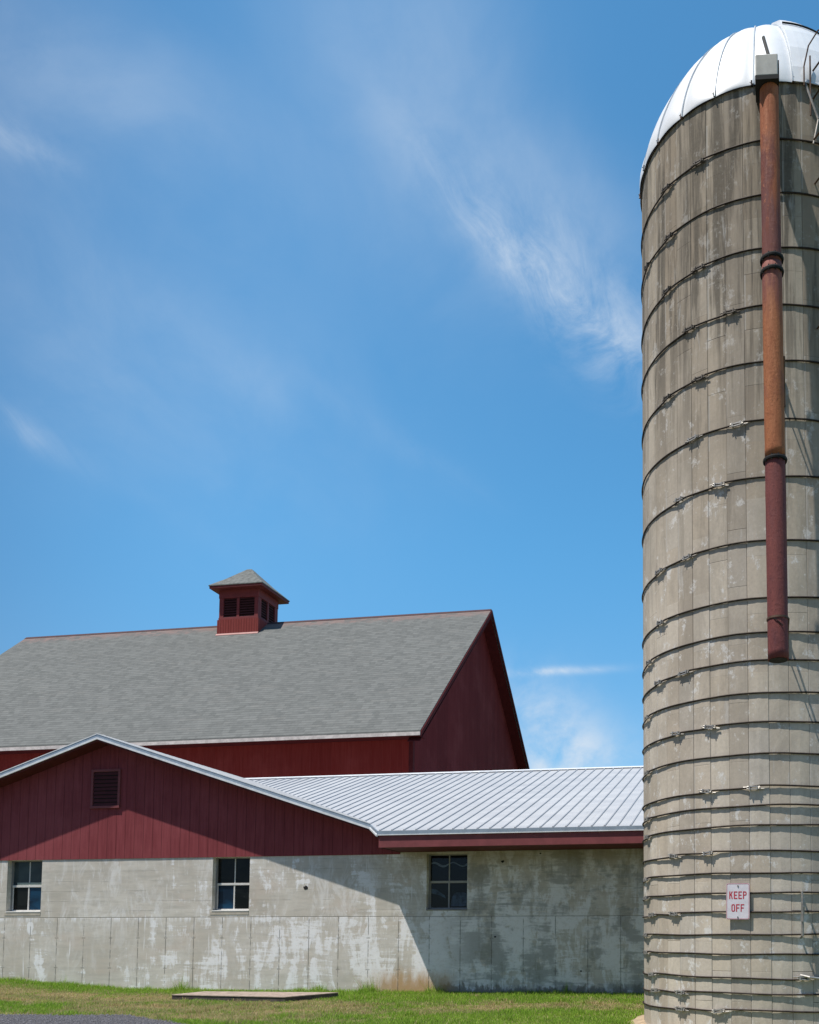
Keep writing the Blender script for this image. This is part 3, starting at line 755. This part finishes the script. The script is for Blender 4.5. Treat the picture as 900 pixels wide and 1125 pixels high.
n = len(g.v); low4 = [(a, b, c - .03) for a, b, c in c4]
# slightly flared hip roof
mids = []
for i in range(4):
    c = Vector(c4[i]); a = Vector(am[i]); m_ = c.lerp(a, .45); m_.z -= .03; mids.append(tuple(m_))
g.v += low4 + c4 + mids + am
for L in range(3):
    for i in range(4):
        j = (i + 1) % 4; g.f.append((L * 4 + i, L * 4 + j, L * 4 + 4 + j, L * 4 + 4 + i))
g.f += [(3, 2, 1, 0), (12, 13, 14, 15)]
sub(g, 'cupola_roof', plain('cupola_grey_shingle', (.165, .17, .16), .95, var=.3, sc=7), cup)
g = MB(); zfl = EZ + SL * (cy0 - .05 - EY)
g.prism([(cx0 - .07, cy0 - .07, zfl - .01), (cx1 + .04, cy0 - .07, zfl - .01), (cx1 + .04, cy0 - .034, zfl + .05), (cx0 - .07, cy0 - .034, zfl + .05)], (0, -.0, .015)); sub(g, 'flashing', M['pinkflash'], cup)

# ------------------------------------------------------------------ silo
silo = thing('concrete_silo', 'tall hooped concrete stave silo with white dome and rusty pipe', 'silo', (SX, SY, -.2))
def cyl(r, ang, z): return Vector((SX + r * math.sin(ang), SY - r * math.cos(ang), z))
g = MB(); ring = []
per = 2 * math.pi / NST
for i in range(NST):
    a0 = SPH + i * per
    dr_ = rnd.uniform(-.004, .005)
    gw = .0035 / SR
    ring += [(a0 - gw * .5, SR - .003), (a0 + gw * .5, SR - .003), (a0 + gw * 2.0, SR + dr_), (a0 + per * .5, SR + .002 + dr_), (a0 + per - gw * 2.0, SR + dr_)]
Zs = [-.45 + i * .65 for i in range(20)] + [12.47]
for z in Zs:
    for a, r in ring: g.v.append(tuple(cyl(r, a, z)))
n = len(ring)
for L in range(len(Zs) - 1):
    for i in range(n):
        j = (i + 1) % n; g.f.append((L * n + i, L * n + j, (L + 1) * n + j, (L + 1) * n + i))
g.build('stave_wall', M['stave'], silo)

# hoops: rods pulled round the staves, a little uneven
HZ = [12.397, 11.572, 10.823, 10.068, 9.287, 8.524, 7.73, 6.973, 6.126, 5.387, 4.93, 4.559, 4.153, 3.766, 3.361, 2.929, 2.7, 2.448, 2.119, 1.848, 1.592, 1.349, 1.072, .83, .532, .32, .108]
LUG = [(1, -27.1), (1, -45.8), (2, -43.8), (2, -63.8), (3, -27.0), (3, -45.4), (4, -13.5), (4, -32.3), (5, -27.4), (5, -45.7), (6, -11.0), (6, -30.8), (7, -18.9), (7, -38.4), (8, -34.1), (8, -52.4), (9, -51.4), (10, -62.8), (11, -36.4), (11, -53.5), (12, -65.6), (13, -23.8), (13, -41.0), (14, -65.8), (15, -25.5), (15, -5.7), (16, -66.1), (17, -66.1), (18, -42.8), (18, -25.1), (19, -68.4), (20, -68.5), (21, -60.9), (21, -43.0), (22, -68.7), (23, -68.8), (24, -61.1), (24, 13.0), (25, -57.9), (25, -39.2), (26, -39.2), (26, -20.8)]
def hoop_tilt(i, a):   # upper hoops sag a little towards the left side
    k = max(0, min(1, (HZ[i] - 2.0) / 6)); return -.05 * k * max(0, min(1, (-math.degrees(a)) / 60)) if a < 0 else 0
hoops = []
for i, z in enumerate(HZ):
    g = MB(); N_ = 132; pts = []
    p1, p2, p3 = rnd.uniform(0, 6), rnd.uniform(0, 6), rnd.uniform(0, 6)
    lug = [R_(a) for k, a in LUG if k == i] or [R_(-100)]
    extra = [R_(120 + rnd.uniform(-20, 20)), R_(140 + rnd.uniform(-10, 30))]
    for j in range(N_ + 1):
        a = -math.pi + 2 * math.pi * j / N_
        bulge = sum(.012 * math.exp(-((a - l) / .07) ** 2) for l in lug)
        r = SR + .012 + .003 * math.sin(a * 5 + p1) + .0025 * math.sin(a * 13 + p2) + bulge + (.005 if z < 3.2 else .0) * (1 + math.sin(a * 3 + p3)) * .5
        kink = sum(.016 * math.tanh((a - l) / .03) * math.exp(-abs(a - l) / .5) for l in lug)
        pts.append(cyl(r, a, z + hoop_tilt(i, a) + .006 * math.sin(a * 2 + p3) + .004 * math.sin(a * 9 + p2) + kink))
    g.tube(pts, .0118, 6, caps=False)
    h = g.build('hoop', M['hoop'], silo, smooth=True); hoops.append(h)
    for l in lug:
        if l < R_(-90): continue
        lz = z + hoop_tilt(i, l); c = cyl(SR + .036, l, lz)
        rad = Vector((math.sin(l), -math.cos(l), 0)); tan = Vector((math.cos(l), math.sin(l), 0)); up = Vector((0, 0, 1))
        g = MB()
        ln = rnd.uniform(.05, .068)
        tz = rnd.uniform(-.14, .1)
        t2 = (tan + up * tz).normalized(); u2 = up - t2 * up.dot(t2)
        g.obox(c + u2 * .014, t2, rad, u2, ln, .011, .007); g.obox(c - u2 * .016, t2, rad, u2, ln, .011, .007)
        g.obox(c + t2 * (ln - .008), t2, rad, u2, .007, .022, .026); g.obox(c - t2 * (ln - .008), t2, rad, u2, .007, .022, .026)
        g.tube([c - t2 * (ln + .075) - rad * .022 + u2 * .012, c + t2 * (ln + .03) + rad * .004 + u2 * .010], .0075, 6)
        g.tube([c - t2 * (ln + .03) + rad * .004 - u2 * .012, c + t2 * (ln + .08) - rad * .020 - u2 * .014], .0075, 6)
        g.tube([c + t2 * (ln + .004) - u2 * .012, c + t2 * (ln + .02) - u2 * .012], .014, 6)
        g.tube([c - t2 * (ln + .02) + u2 * .012, c - t2 * (ln + .004) + u2 * .012], .014, 6)
        sub(g, 'hoop_lug', M['lug'] if z < 8 else M['lugdark'], h)

# dome: panels between standing seams
DR, DZ, DH, DE = 1.825, 12.36, 2.13, 1.44
def dome_pt(t, a, off=0.):
    w = t * math.pi / 2; r = DR * math.cos(w) + off * math.cos(w); z = DZ + DH * math.sin(w) ** DE + off * math.sin(w); return cyl(r, a, z)
g = MB(); na, nt = 22 * 6, 26
seam0 = R_(-2.75); sp = 2 * math.pi / 22
for k in range(nt + 1):
    t = (k / nt) ** 1.3 * .995
    for j in range(na):
        a = seam0 + j * 2 * math.pi / na; fr_ = (j % 6) / 6
        g.v.append(tuple(dome_pt(t, a, .042 * math.sin(math.pi * fr_) ** .8 * (1 - t) * min(1, t * 6 + .25))))
for k in range(nt):
    for j in range(na):
        j2 = (j + 1) % na; g.f.append((k * na + j, k * na + j2, (k + 1) * na + j2, (k + 1) * na + j))
dome = g.build('dome_roof', M['dome'], silo, smooth=True)
g = MB()
for j in range(22):
    a = seam0 + j * sp; P_ = []
    for k in range(nt + 1):
        t = (k / nt) ** 1.3 * .97
        for off, da in ((-.02, -.0045), (.022, -.0045), (.022, .0045), (-.02, .0045)): P_.append(dome_pt(t, a + da / max(.15, math.cos(t * math.pi / 2)), off))
    n0 = len(g.v); g.v += [tuple(p) for p in P_]
    for k in range(nt):
        for q in range(4):
            q2 = (q + 1) % 4; g.f.append((n0 + k * 4 + q, n0 + k * 4 + q2, n0 + k * 4 + 4 + q2, n0 + k * 4 + 4 + q))
sub(g, 'standing_seam', M['domefin'], dome)
# raised hatch dormer on the near right of the dome
g = MB(); a0, a1 = R_(13.7), R_(46)
def dp(t, a, off): return dome_pt(t, a, off)
rowsD = [(0.0, .02), (.14, .03), (.28, .045), (.42, .06), (.56, .075), (.72, .06), (.86, .03)]
for t, off in rowsD:
    for q in range(9):
        a = a0 + (a1 - a0) * q / 8; g.v.append(tuple(dp(t, a, off)))
for L in range(len(rowsD) - 1):
    for q in range(8):
        g.f.append((L * 9 + q, L * 9 + q + 1, (L + 1) * 9 + q + 1, (L + 1) * 9 + q))
for side in (0, 8):
    for L in range(len(rowsD) - 1):
        n0 = len(g.v); a = a0 if side == 0 else a1
        g.v += [tuple(dp(rowsD[L][0], a, -.03)), tuple(dp(rowsD[L + 1][0], a, -.03))]
        g.f.append((L * 9 + side, (L + 1) * 9 + side, n0 + 1, n0))
hatch = sub(g, 'hatch', M['dome'], dome)
g = MB(); g.tube([dp(.50, a0 + (a1 - a0) * q / 10, .075) for q in range(11)], .012, 6); sub(g, 'hatch_seam', M['black'], dome)
# eave ring and clamps
g = MB(); pts = [cyl(SR + .012, 2 * math.pi * j / 96, 12.40) for j in range(97)]; g.tube(pts, .015, 6, caps=False); g.build('roof_seal', M['black'], silo)
for j in range(22):
    g = MB(); a = seam0 + j * sp; c = cyl(SR + .024, a + rnd.uniform(-.01, .01), 12.395 + rnd.uniform(-.015, .015))
    g.obox(c, (math.cos(a), math.sin(a), 0), (math.sin(a), -math.cos(a), 0), (0, 0, 1), .014, .016, .036)
    g.tube([c + Vector((-.03, 0, .02)), c + Vector((.03, 0, -.03))], .007, 5)
    g.build('roof_clamp', M['brownsteel'] if j % 3 else M['black'], silo)

# filler pipe, slightly leaning out towards its foot
def pp(z):
    f = (12.0 - z) / (12.0 - 4.43); return Vector((.177 + .026 * f, 11.40 - .10 * f, z))
def seg(name, z1, z0, r, mat, parent=silo):
    g = MB(); K = 24; pts = []
    for i in range(K + 1):
        z = z1 + (z0 - z1) * i / K; pts.append(pp(z))
    g.tube(pts, [r + rnd.uniform(-.0012, .0012) for _ in pts], 28); return g.build(name, mat, parent, smooth=False)
pipe = seg('filler_pipe', 11.86, 9.43, .119, M['rust_up'])
for p in pipe.data.polygons: p.use_smooth = len(p.vertices) == 4
o = seg('pipe_section', 9.43, 6.92, .124, M['rust_mid']); o['label'] = 'bright orange middle length of the filler pipe'
for p in o.data.polygons: p.use_smooth = len(p.vertices) == 4
ps_ = o
o = seg('pipe_section', 6.92, 4.385, .124, M['rust_low']); o['label'] = 'maroon lower length of the filler pipe'
for p in o.data.polygons: p.use_smooth = len(p.vertices) == 4
g = MB(); g.tube([pp(4.382), pp(4.379)], .112, 24); g.build('pipe_mouth', M['black'], silo)
def flange(z, r=.146):
    g = MB(); c = pp(z)
    g.lathe(c.x, c.y, [(.12, z - .022), (r, z - .020), (r + .004, z), (r, z + .016), (.12, z + .030)], 28)
    for k in range(10):
        a = k * .628; g.tube([(c.x + (r - .012) * math.cos(a), c.y + (r - .012) * math.sin(a), z - .04), (c.x + (r - .012) * math.cos(a), c.y + (r - .012) * math.sin(a), z + .035)], .008, 6)
    g.build('flange', M['black'] if r > .13 else M['brownsteel'], silo)
flange(9.50); flange(9.33); flange(6.89)
# junction box over the pipe top
hx, hy = .143, 11.35
g = MB(); g.prism([(hx - .135, hy - .13, 11.85), (hx + .145, hy - .10, 11.85), (hx + .145, hy + .20, 11.85), (hx - .135, hy + .17, 11.85)], (0, 0, .285))
g.build('pipe_hood', M['hood'], silo, bevel=.012)
g = MB(); g.prism([(hx - .14, hy - .135, 11.795), (hx + .15, hy - .105, 11.795), (hx + .15, hy + .20, 11.795), (hx - .13, hy + .20, 11.795)], (0, 0, .054)); g.build('hood_gasket', M['black'], silo)
g = MB(); g.prism([(hx - .12, hy + .202, 11.80), (hx + .14, hy + .202, 11.80), (hx + .14, hy + .202, 12.09), (hx - .12, hy + .202, 12.09)], (0, .42, .36)); g.build('hood_elbow', M['black'], silo)
g = MB(); g.tube([(hx + .055, hy, 12.135), (hx - .03, hy, 12.48)], .021, 8); g.tube([(hx + .055, hy, 12.13), (hx + .05, hy, 12.165)], .038, 8); g.build('hood_rod', plain('dull_grey_rod', (.12, .115, .11), .6), silo)
g = MB(); g.box(hx + .148, hx + .162, hy - .02, hy + .20, 11.86, 12.12); g.build('hood_bracket', M['black'], silo)
# stand-off brackets
def bracket(z, drop, strap=True):
    c = pp(z); g = MB()
    if strap: g.lathe(c.x, c.y, [(.128, z - .012), (.134, z - .012), (.134, z + .012), (.128, z + .012)], 28)
    w0 = cyl(SR, R_(8.5), z - .02)
    g.tube([Vector((c.x + .13, c.y, z)), w0], .014, 6)
    g.tube([Vector((c.x + .13, c.y + .02, z - .0)), cyl(SR, R_(8.5), z - drop)], .010, 6)
    g.obox(cyl(SR + .02, R_(8.5), z - drop * .45), (math.cos(R_(8.5)), math.sin(R_(8.5)), 0), (math.sin(R_(8.5)), -math.cos(R_(8.5)), 0), (0, 0, 1), .012, .012, drop * .62)
    g.build('pipe_bracket', M['brownsteel'], silo)
bracket(4.89, .26); bracket(8.22, .30, False)
g = MB(); c = pp(4.89); g.tube([c + Vector((-.13, -.03, .0)), c + Vector((-.03, -.135, -.03)), c + Vector((.06, -.125, -.12))], .006, 5)
g.build('pipe_wire', M['black'], silo)
# steel hand bar low on the silo wall
g = MB(); p0 = cyl(SR + .13, R_(12.0), 1.60); p1 = cyl(SR + .13, R_(12.0), 1.06)
g.tube([cyl(SR - .01, R_(12.6), 1.62), p0 + Vector((0, 0, .0)), p0.lerp(p1, .35) + Vector((.012, -.01, 0)), p0.lerp(p1, .6), p1, cyl(SR - .01, R_(12.4), 1.03)], [.012, .014, .02, .02, .016, .012], 8)
g.obox(p0.lerp(p1, .4), (1, 0, 0), (0, 1, 0), (0, 0, 1), .012, .03, .15)
g.build('hand_bar', M['steel'], silo)
g = MB(); g.tube([cyl(SR + .02, R_(11.8), .57), cyl(SR + .07, R_(15), .545), cyl(SR + .05, R_(19), .53)], .015, 6); g.build('rod_end', M['lug'], silo)

# ladder with hooped cage to the right of the pipe
la = R_(29.5); lr = Vector((math.sin(la), -math.cos(la), 0)); lt = Vector((math.cos(la), math.sin(la), 0)); lc = Vector((SX, SY, 0))
lad = MB()
for s in (-1, 1):
    lad.tube([lc + lr * (SR + .20) + lt * s * .2 + Vector((0, 0, 2.3)), lc + lr * (SR + .20) + lt * s * .2 + Vector((0, 0, 13.1))], .017, 6)
    for z in (3, 5, 7, 9, 11, 12.2): lad.tube([lc + lr * (SR - .01) + lt * s * .2 + Vector((0, 0, z)), lc + lr * (SR + .20) + lt * s * .2 + Vector((0, 0, z))], .012, 5)
ladder = lad.build('ladder', M['brownsteel'], silo)
z = 2.45
while z < 12.9:
    g = MB(); g.tube([lc + lr * (SR + .20) - lt * .2 + Vector((0, 0, z)), lc + lr * (SR + .20) + lt * .2 + Vector((0, 0, z))], .011, 6); sub(g, 'rung', M['brownsteel'], ladder); z += .305
g = MB()
for z in (11.4, 12.35): 
    pts = [lc + lr * (SR + .20 + .62 * math.sin(math.pi * i / 12)) + lt * (-.34 * math.cos(math.pi * i / 12)) + Vector((0, 0, z)) for i in range(13)]; g.tube(pts, .013, 6)
for q in (2, 4, 6, 8, 10):
    b = lc + lr * (SR + .20 + .62 * math.sin(math.pi * q / 12)) + lt * (-.34 * math.cos(math.pi * q / 12)); g.tube([b + Vector((0, 0, 11.4)), b + Vector((0, 0, 12.35))], .009, 5)
sub(g, 'safety_cage', M['brownsteel'], ladder)
# bent hatch rail and strut beside the top of the pipe
g = MB()
q0 = cyl(SR + .06, R_(18.2), 12.30); g.tube([q0, q0 + Vector((.0, -.02, .25)), q0 + Vector((.06, -.05, .50)), q0 + Vector((.18, -.08, .66)), q0 + Vector((.40, -.10, .72))], .010, 6)
q1 = cyl(SR + .05, R_(21.0), 11.9); g.tube([q1, q1 + Vector((0, -.02, .82))], .011, 6)
g.build('hatch_rail', M['brownsteel'], silo)
g = MB(); a_ = cyl(SR + .04, R_(19), 12.34); b_ = cyl(SR + .10, R_(23.5), 11.82); c_ = cyl(SR + .10, R_(21.2), 11.46)
g.tube([a_, b_], .016, 6); g.tube([b_, c_], .012, 6); g.build('hatch_strut', M['steel'], silo)

# ------------------------------------------------------------------ sign
sa = R_(-12.2); srad = Vector((math.sin(sa), -math.cos(sa), 0)); stan = Vector((math.cos(sa), math.sin(sa), 0)); sc_ = Vector((SX, SY, 0)) + srad * (SR + .045); sc_.z = 1.492
sgn = thing('keep_off_sign', 'small white metal sign with red letters on the silo', 'sign', sc_)
HW, HH, RR = .150, .2286, .022
def rrect(hw, hh, r, n=6):
    P_ = []
    for cxs, czs, a in ((1, 1, 0), (-1, 1, 90), (-1, -1, 180), (1, -1, 270)):
        for k in range(n + 1):
            w = R_(a + 90 * k / n); P_.append((cxs * (hw - r) + r * math.cos(w), czs * (hh - r) + r * math.sin(w)))
    return P_
tilt = R_(.8)
def sp3(u, v, d): u, v = u * math.cos(tilt) - v * math.sin(tilt) * -1, v * math.cos(tilt) - u * math.sin(tilt); return sc_ + stan * u + Vector((0, 0, v)) + srad * d
g = MB(); pl = [sp3(u, v, 0) for u, v in rrect(HW, HH, RR)]; g.prism(pl[::-1], srad * .003); sub(g, 'panel', M['signface'], sgn)
g = MB(); oo = rrect(HW - .005, HH - .005, RR - .003); ii = rrect(HW - .010, HH - .010, RR - .007); n = len(oo)
g.v = [tuple(sp3(u, v, .0045)) for u, v in oo + ii]; g.f = [(i, (i + 1) % n, n + (i + 1) % n, n + i) for i in range(n)]; sub(g, 'border', M['signred'], sgn)
# letters drawn as strokes in a condensed sign face
def letters(txt, cxu, cv, h, w, st, gap):
    g = MB(); tot = len(txt) * w + (len(txt) - 1) * gap; x = cxu - tot / 2
    def R2(a, b, c, d): g.face([sp3(a, c, .0050), sp3(b, c, .0050), sp3(b, d, .0050), sp3(a, d, .0050)])
    def Q(p): g.face([sp3(a, b, .0050) for a, b in p])
    b0 = cv - h / 2; t0 = cv + h / 2
    for ch in txt:
        if ch in 'EFKP': R2(x, x + st, b0, t0)
        if ch in 'EF':
            R2(x + st, x + w, t0 - st, t0); R2(x + st, x + w * .86, cv - st / 2, cv + st / 2)
        if ch == 'E': R2(x + st, x + w, b0, b0 + st)
        if ch == 'K':
            Q([(x + st, cv - st * .9), (x + st, cv + st * .6), (x + w - st * 1.15, t0), (x + w, t0)]); Q([(x + st * 1.5, cv + st * .35), (x + st * 2.4, cv + st * 1.1), (x + w, b0), (x + w - st * 1.15, b0)])
        if ch in 'PO':
            lo_ = cv - st * .4 if ch == 'P' else b0; r = w * .42
            out, inn = [], []
            cs = [(x + w - r, t0 - r, 0, 90), (x + (0 if ch == 'P' else r), t0 - (0 if ch == 'P' else r), 90, 180), (x + (0 if ch == 'P' else r), lo_ + (0 if ch == 'P' else r), 180, 270), (x + w - r, lo_ + r, 270, 360)]
            for qi, (a, b, s0, s1) in enumerate(cs):
                for k in range(6):
                    w_ = R_(s0 + (s1 - s0) * k / 5); sq = ch == 'P' and qi in (1, 2)
                    ro = 0 if sq else r
                    out.append((a + ro * math.cos(w_), b + ro * math.sin(w_)))
                    if sq: inn.append((x + st, b - st if qi == 1 else b + st))
                    else: inn.append((a + (r - st) * math.cos(w_), b + (r - st) * math.sin(w_)))
            m_ = len(out)
            for k in range(m_):
                k2 = (k + 1) % m_
                if ch == 'P' and 6 <= k <= 16: 
                    if k == 11: continue
                Q([out[k], out[k2], inn[k2], inn[k]])
        x += w + gap
    return g
sub(letters('KEEP', 0., .078, .094, .0455, .0125, .0135), 'lettering', M['signred'], sgn)['label'] = 'red word KEEP'
sub(letters('OFF', 0., -.083, .094, .0455, .0125, .0135), 'lettering', M['signred'], sgn)['label'] = 'red word OFF'
for v in (.195, -.198):
    g = MB(); c = sp3(0, v, .003); g.tube([c, c + srad * .008], .010, 8); g.tube([c + srad * .008, c + srad * .011], .005, 8); sub(g, 'bolt', M['steel'], sgn)
g = MB(); c = sp3(0, .195, 0); g.tube([c - srad * .05, c - srad * .0005], .006, 6); c = sp3(0, -.198, 0); g.tube([c - srad * .05, c - srad * .0005], .006, 6); sub(g, 'standoff', M['steel'], sgn)

# ------------------------------------------------------------------ sky, sun
sun_dir = Vector((-.416, -.404, 1.339)).normalized()
el = math.asin(sun_dir.z); rot = math.atan2(sun_dir.x, sun_dir.y)
w = bpy.data.worlds.new('World'); scn.world = w; w.use_nodes = True
nt_ = w.node_tree; nd = nt_.nodes; lk = nt_.links; bg = nd['Background']
sky = nd.new('ShaderNodeTexSky'); sky.sky_type = 'NISHITA'; sky.sun_disc = False; sky.sun_elevation = el; sky.sun_rotation = rot
sky.altitude = 150; sky.air_density = 1.0; sky.dust_density = .6; sky.ozone_density = 2.5
class WT(NT):
    def __init__(s): s.n = nd; s.l = lk
t = WT()
tc = nd.new('ShaderNodeTexCoord').outputs['Generated']
def vm(op, a, b=None):
    q = nd.new('ShaderNodeVectorMath'); q.operation = op; t._in(q.inputs[0], a)
    if b is not None: t._in(q.inputs[1], b)
    return q
nrmv = vm('NORMALIZE', tc).outputs[0]
CL = [
((-0.228, 0.7487, 0.6224), (9.321, 6.184, -4.828), (-36.229, 12.767, -28.735), 0.42, 1),
((-0.1562, 0.7959, 0.585), (8.112, 5.46, -6.116), (-23.43, 6.756, -16.1), 0.60, 1),
((-0.1194, 0.829, 0.5464), (18.957, 9.749, -11.562), (-19.479, 8.557, -17.328), 0.42, 1),
((-0.2629, 0.6836, 0.6809), (4.9, 4.3, -3.1), (-9., 1.7, -5.6), 0.30, 0),
((-0.4955, 0.5822, 0.6446), (6.824, 3.481, 1.327), (-8.593, 8.263, -14.843), 0.30, 0),
((-0.5489, 0.5839, 0.5981), (22.447, 13.31, 6.772), (-30.853, 32.732, -60.726), 0.3, 1),
((-0.6144, 0.6667, 0.422), (17.786, 18.953, -5.232), (-40.84, 6.618, -71.104), 0.3, 1),
((-0.5286, 0.6844, 0.5022), (4.458, 2.684, 0.038), (-3.4, 2.2, -7.5), 0.24, 0),
((-0.4593, 0.7294, 0.5069), (13.176, 10.476, -4.122), (-24.816, 7.172, -33.789), 0.12, 0),
((-0.2247, 0.9492, 0.2205), (13.305, 4.966, -10.088), (-13.963, 0.469, -17.569), .85, 2),
((-0.2142, 0.9367, 0.277), (14.946, 2.861, .711), (-3.796, 69.765, -236.857), .8, 1),
((-0.2074, 0.9606, 0.1852), (11.342, 1.928, 0.0), (-1.403, 6.078, -32.), .7, 2),
((-0.1294, 0.7611, 0.6356), (12.549, 5.211, -4.472), (-17.567, 12.559, -19.403), 0.22, 0),
((-0.5251, 0.761, 0.3811), (7.594, 6.669, -4.165), (-47.052, 2.511, -71.163), 0.02, 0),
((-0.3357, 0.8136, 0.4747), (9.007, 5.117, -3.455), (-42.7, 16.527, -59.577), 0.08, 1),
]
# cirrus filaments: noise stretched along the wind, warped
wp = t.noise(nrmv, 2.2, 4, .55, col=True)
wv = vm('ADD', nrmv, vm('SCALE', vm('SUBTRACT', wp, (.5, .5, .5)).outputs[0]).outputs[0])
for nn in nd:
    if nn.type == 'VECT_MATH' and nn.operation == 'SCALE': nn.inputs['Scale'].default_value = .16
T1 = Vector((8.112, 5.46, -6.116)).normalized(); T2 = Vector((-30.43, 8.756, -20.895)).normalized()
u_ = vm('DOT_PRODUCT', wv.outputs[0], T1).outputs['Value']; v_ = vm('DOT_PRODUCT', wv.outputs[0], T2).outputs['Value']
cv_ = t.comb(t.math('MULTIPLY', u_, 9.), t.math('MULTIPLY', v_, 15.), 0.)
f1 = t.noise(cv_, 1.0, 12, .68, .9); f2 = t.noise(wv.outputs[0], 7, 10, .6, .2)
fil = t.ramp(t.math('ADD', t.math('MULTIPLY', f1, .55), t.math('MULTIPLY', f2, .45)), .36, .68)
veil = t.ramp(f2, .25, .75, .35, 1.)
puff = t.ramp(f2, .36, .62)
tot = None
for c0, a, b, s_, k in CL:
    d = vm('SUBTRACT', vm('ADD', nrmv, vm('SCALE', vm('SUBTRACT', wp, (.5, .5, .5)).outputs[0]).outputs[0]).outputs[0], c0).outputs[0]
    da = vm('DOT_PRODUCT', d, a).outputs['Value']; db = vm('DOT_PRODUCT', d, b).outputs['Value']
    q = t.math('ADD', t.math('MULTIPLY', da, da), t.math('MULTIPLY', db, db))
    e = t.math('MULTIPLY', t.math('POWER', 2.718, t.math('MULTIPLY', q, -1.)), s_)
    e = t.math('MULTIPLY', e, (veil, fil, puff)[k])
    tot = e if tot is None else t.math('ADD', tot, e)
for nn in nd:
    if nn.type == 'VECT_MATH' and nn.operation == 'SCALE' and nn.inputs['Scale'].default_value == 1.0: nn.inputs['Scale'].default_value = .035
haze = t.ramp(t.sep(nrmv)[2], .42, .02, 0., .22)
skyc = nd.new('ShaderNodeHueSaturation'); lk.new(sky.outputs[0], skyc.inputs['Color']); skyc.inputs['Saturation'].default_value = 1.0; skyc.inputs['Value'].default_value = 1.0
sunside = t.ramp(vm('DOT_PRODUCT', nrmv, Vector((-.717, -.697, 0))).outputs['Value'], -.25, .35)
lowz = t.ramp(t.sep(nrmv)[2], .42, .12)
tint = t.mix(lowz, (.575, 1.19, 1.31), (.69, .98, 1.06))
tint = t.mix(sunside, tint, (.27, .345, .46))
skyt = t.mix(1., skyc.outputs[0], tint, 'MULTIPLY')
cc_ = t.mix(t.math('MINIMUM', tot, .85), skyt, (4.6, 5.2, 5.9))
lk.new(cc_, bg.inputs['Color']); bg.inputs['Strength'].default_value = .15

sd = bpy.data.lights.new('sun', 'SUN'); sd.energy = 5.0; sd.angle = R_(.53); sd.color = (1, .955, .89)
so = bpy.data.objects.new('sun', sd); C.objects.link(so); so.rotation_euler = (-sun_dir).to_track_quat('-Z', 'Y').to_euler(); so.location = (-8, -8, 30)

# ------------------------------------------------------------------ camera
cd_ = bpy.data.cameras.new('camera'); cam = bpy.data.objects.new('camera', cd_); C.objects.link(cam); scn.camera = cam
cam.location = (0, 0, 1.035); cam.rotation_euler = (R_(93.8), 0, R_(9.6494))
cd_.sensor_fit = 'HORIZONTAL'; cd_.sensor_width = 36; cd_.lens = 1027 / 900 * 36
cd_.shift_x = (450 - 665) / 900; cd_.shift_y = (962 - 562.5) / 900; cd_.clip_end = 4000; cd_.clip_start = .1
scn.view_settings.view_transform = 'Standard'; scn.view_settings.look = 'None'; scn.view_settings.exposure = 0
scn.render.resolution_x = 819; scn.render.resolution_y = 1024
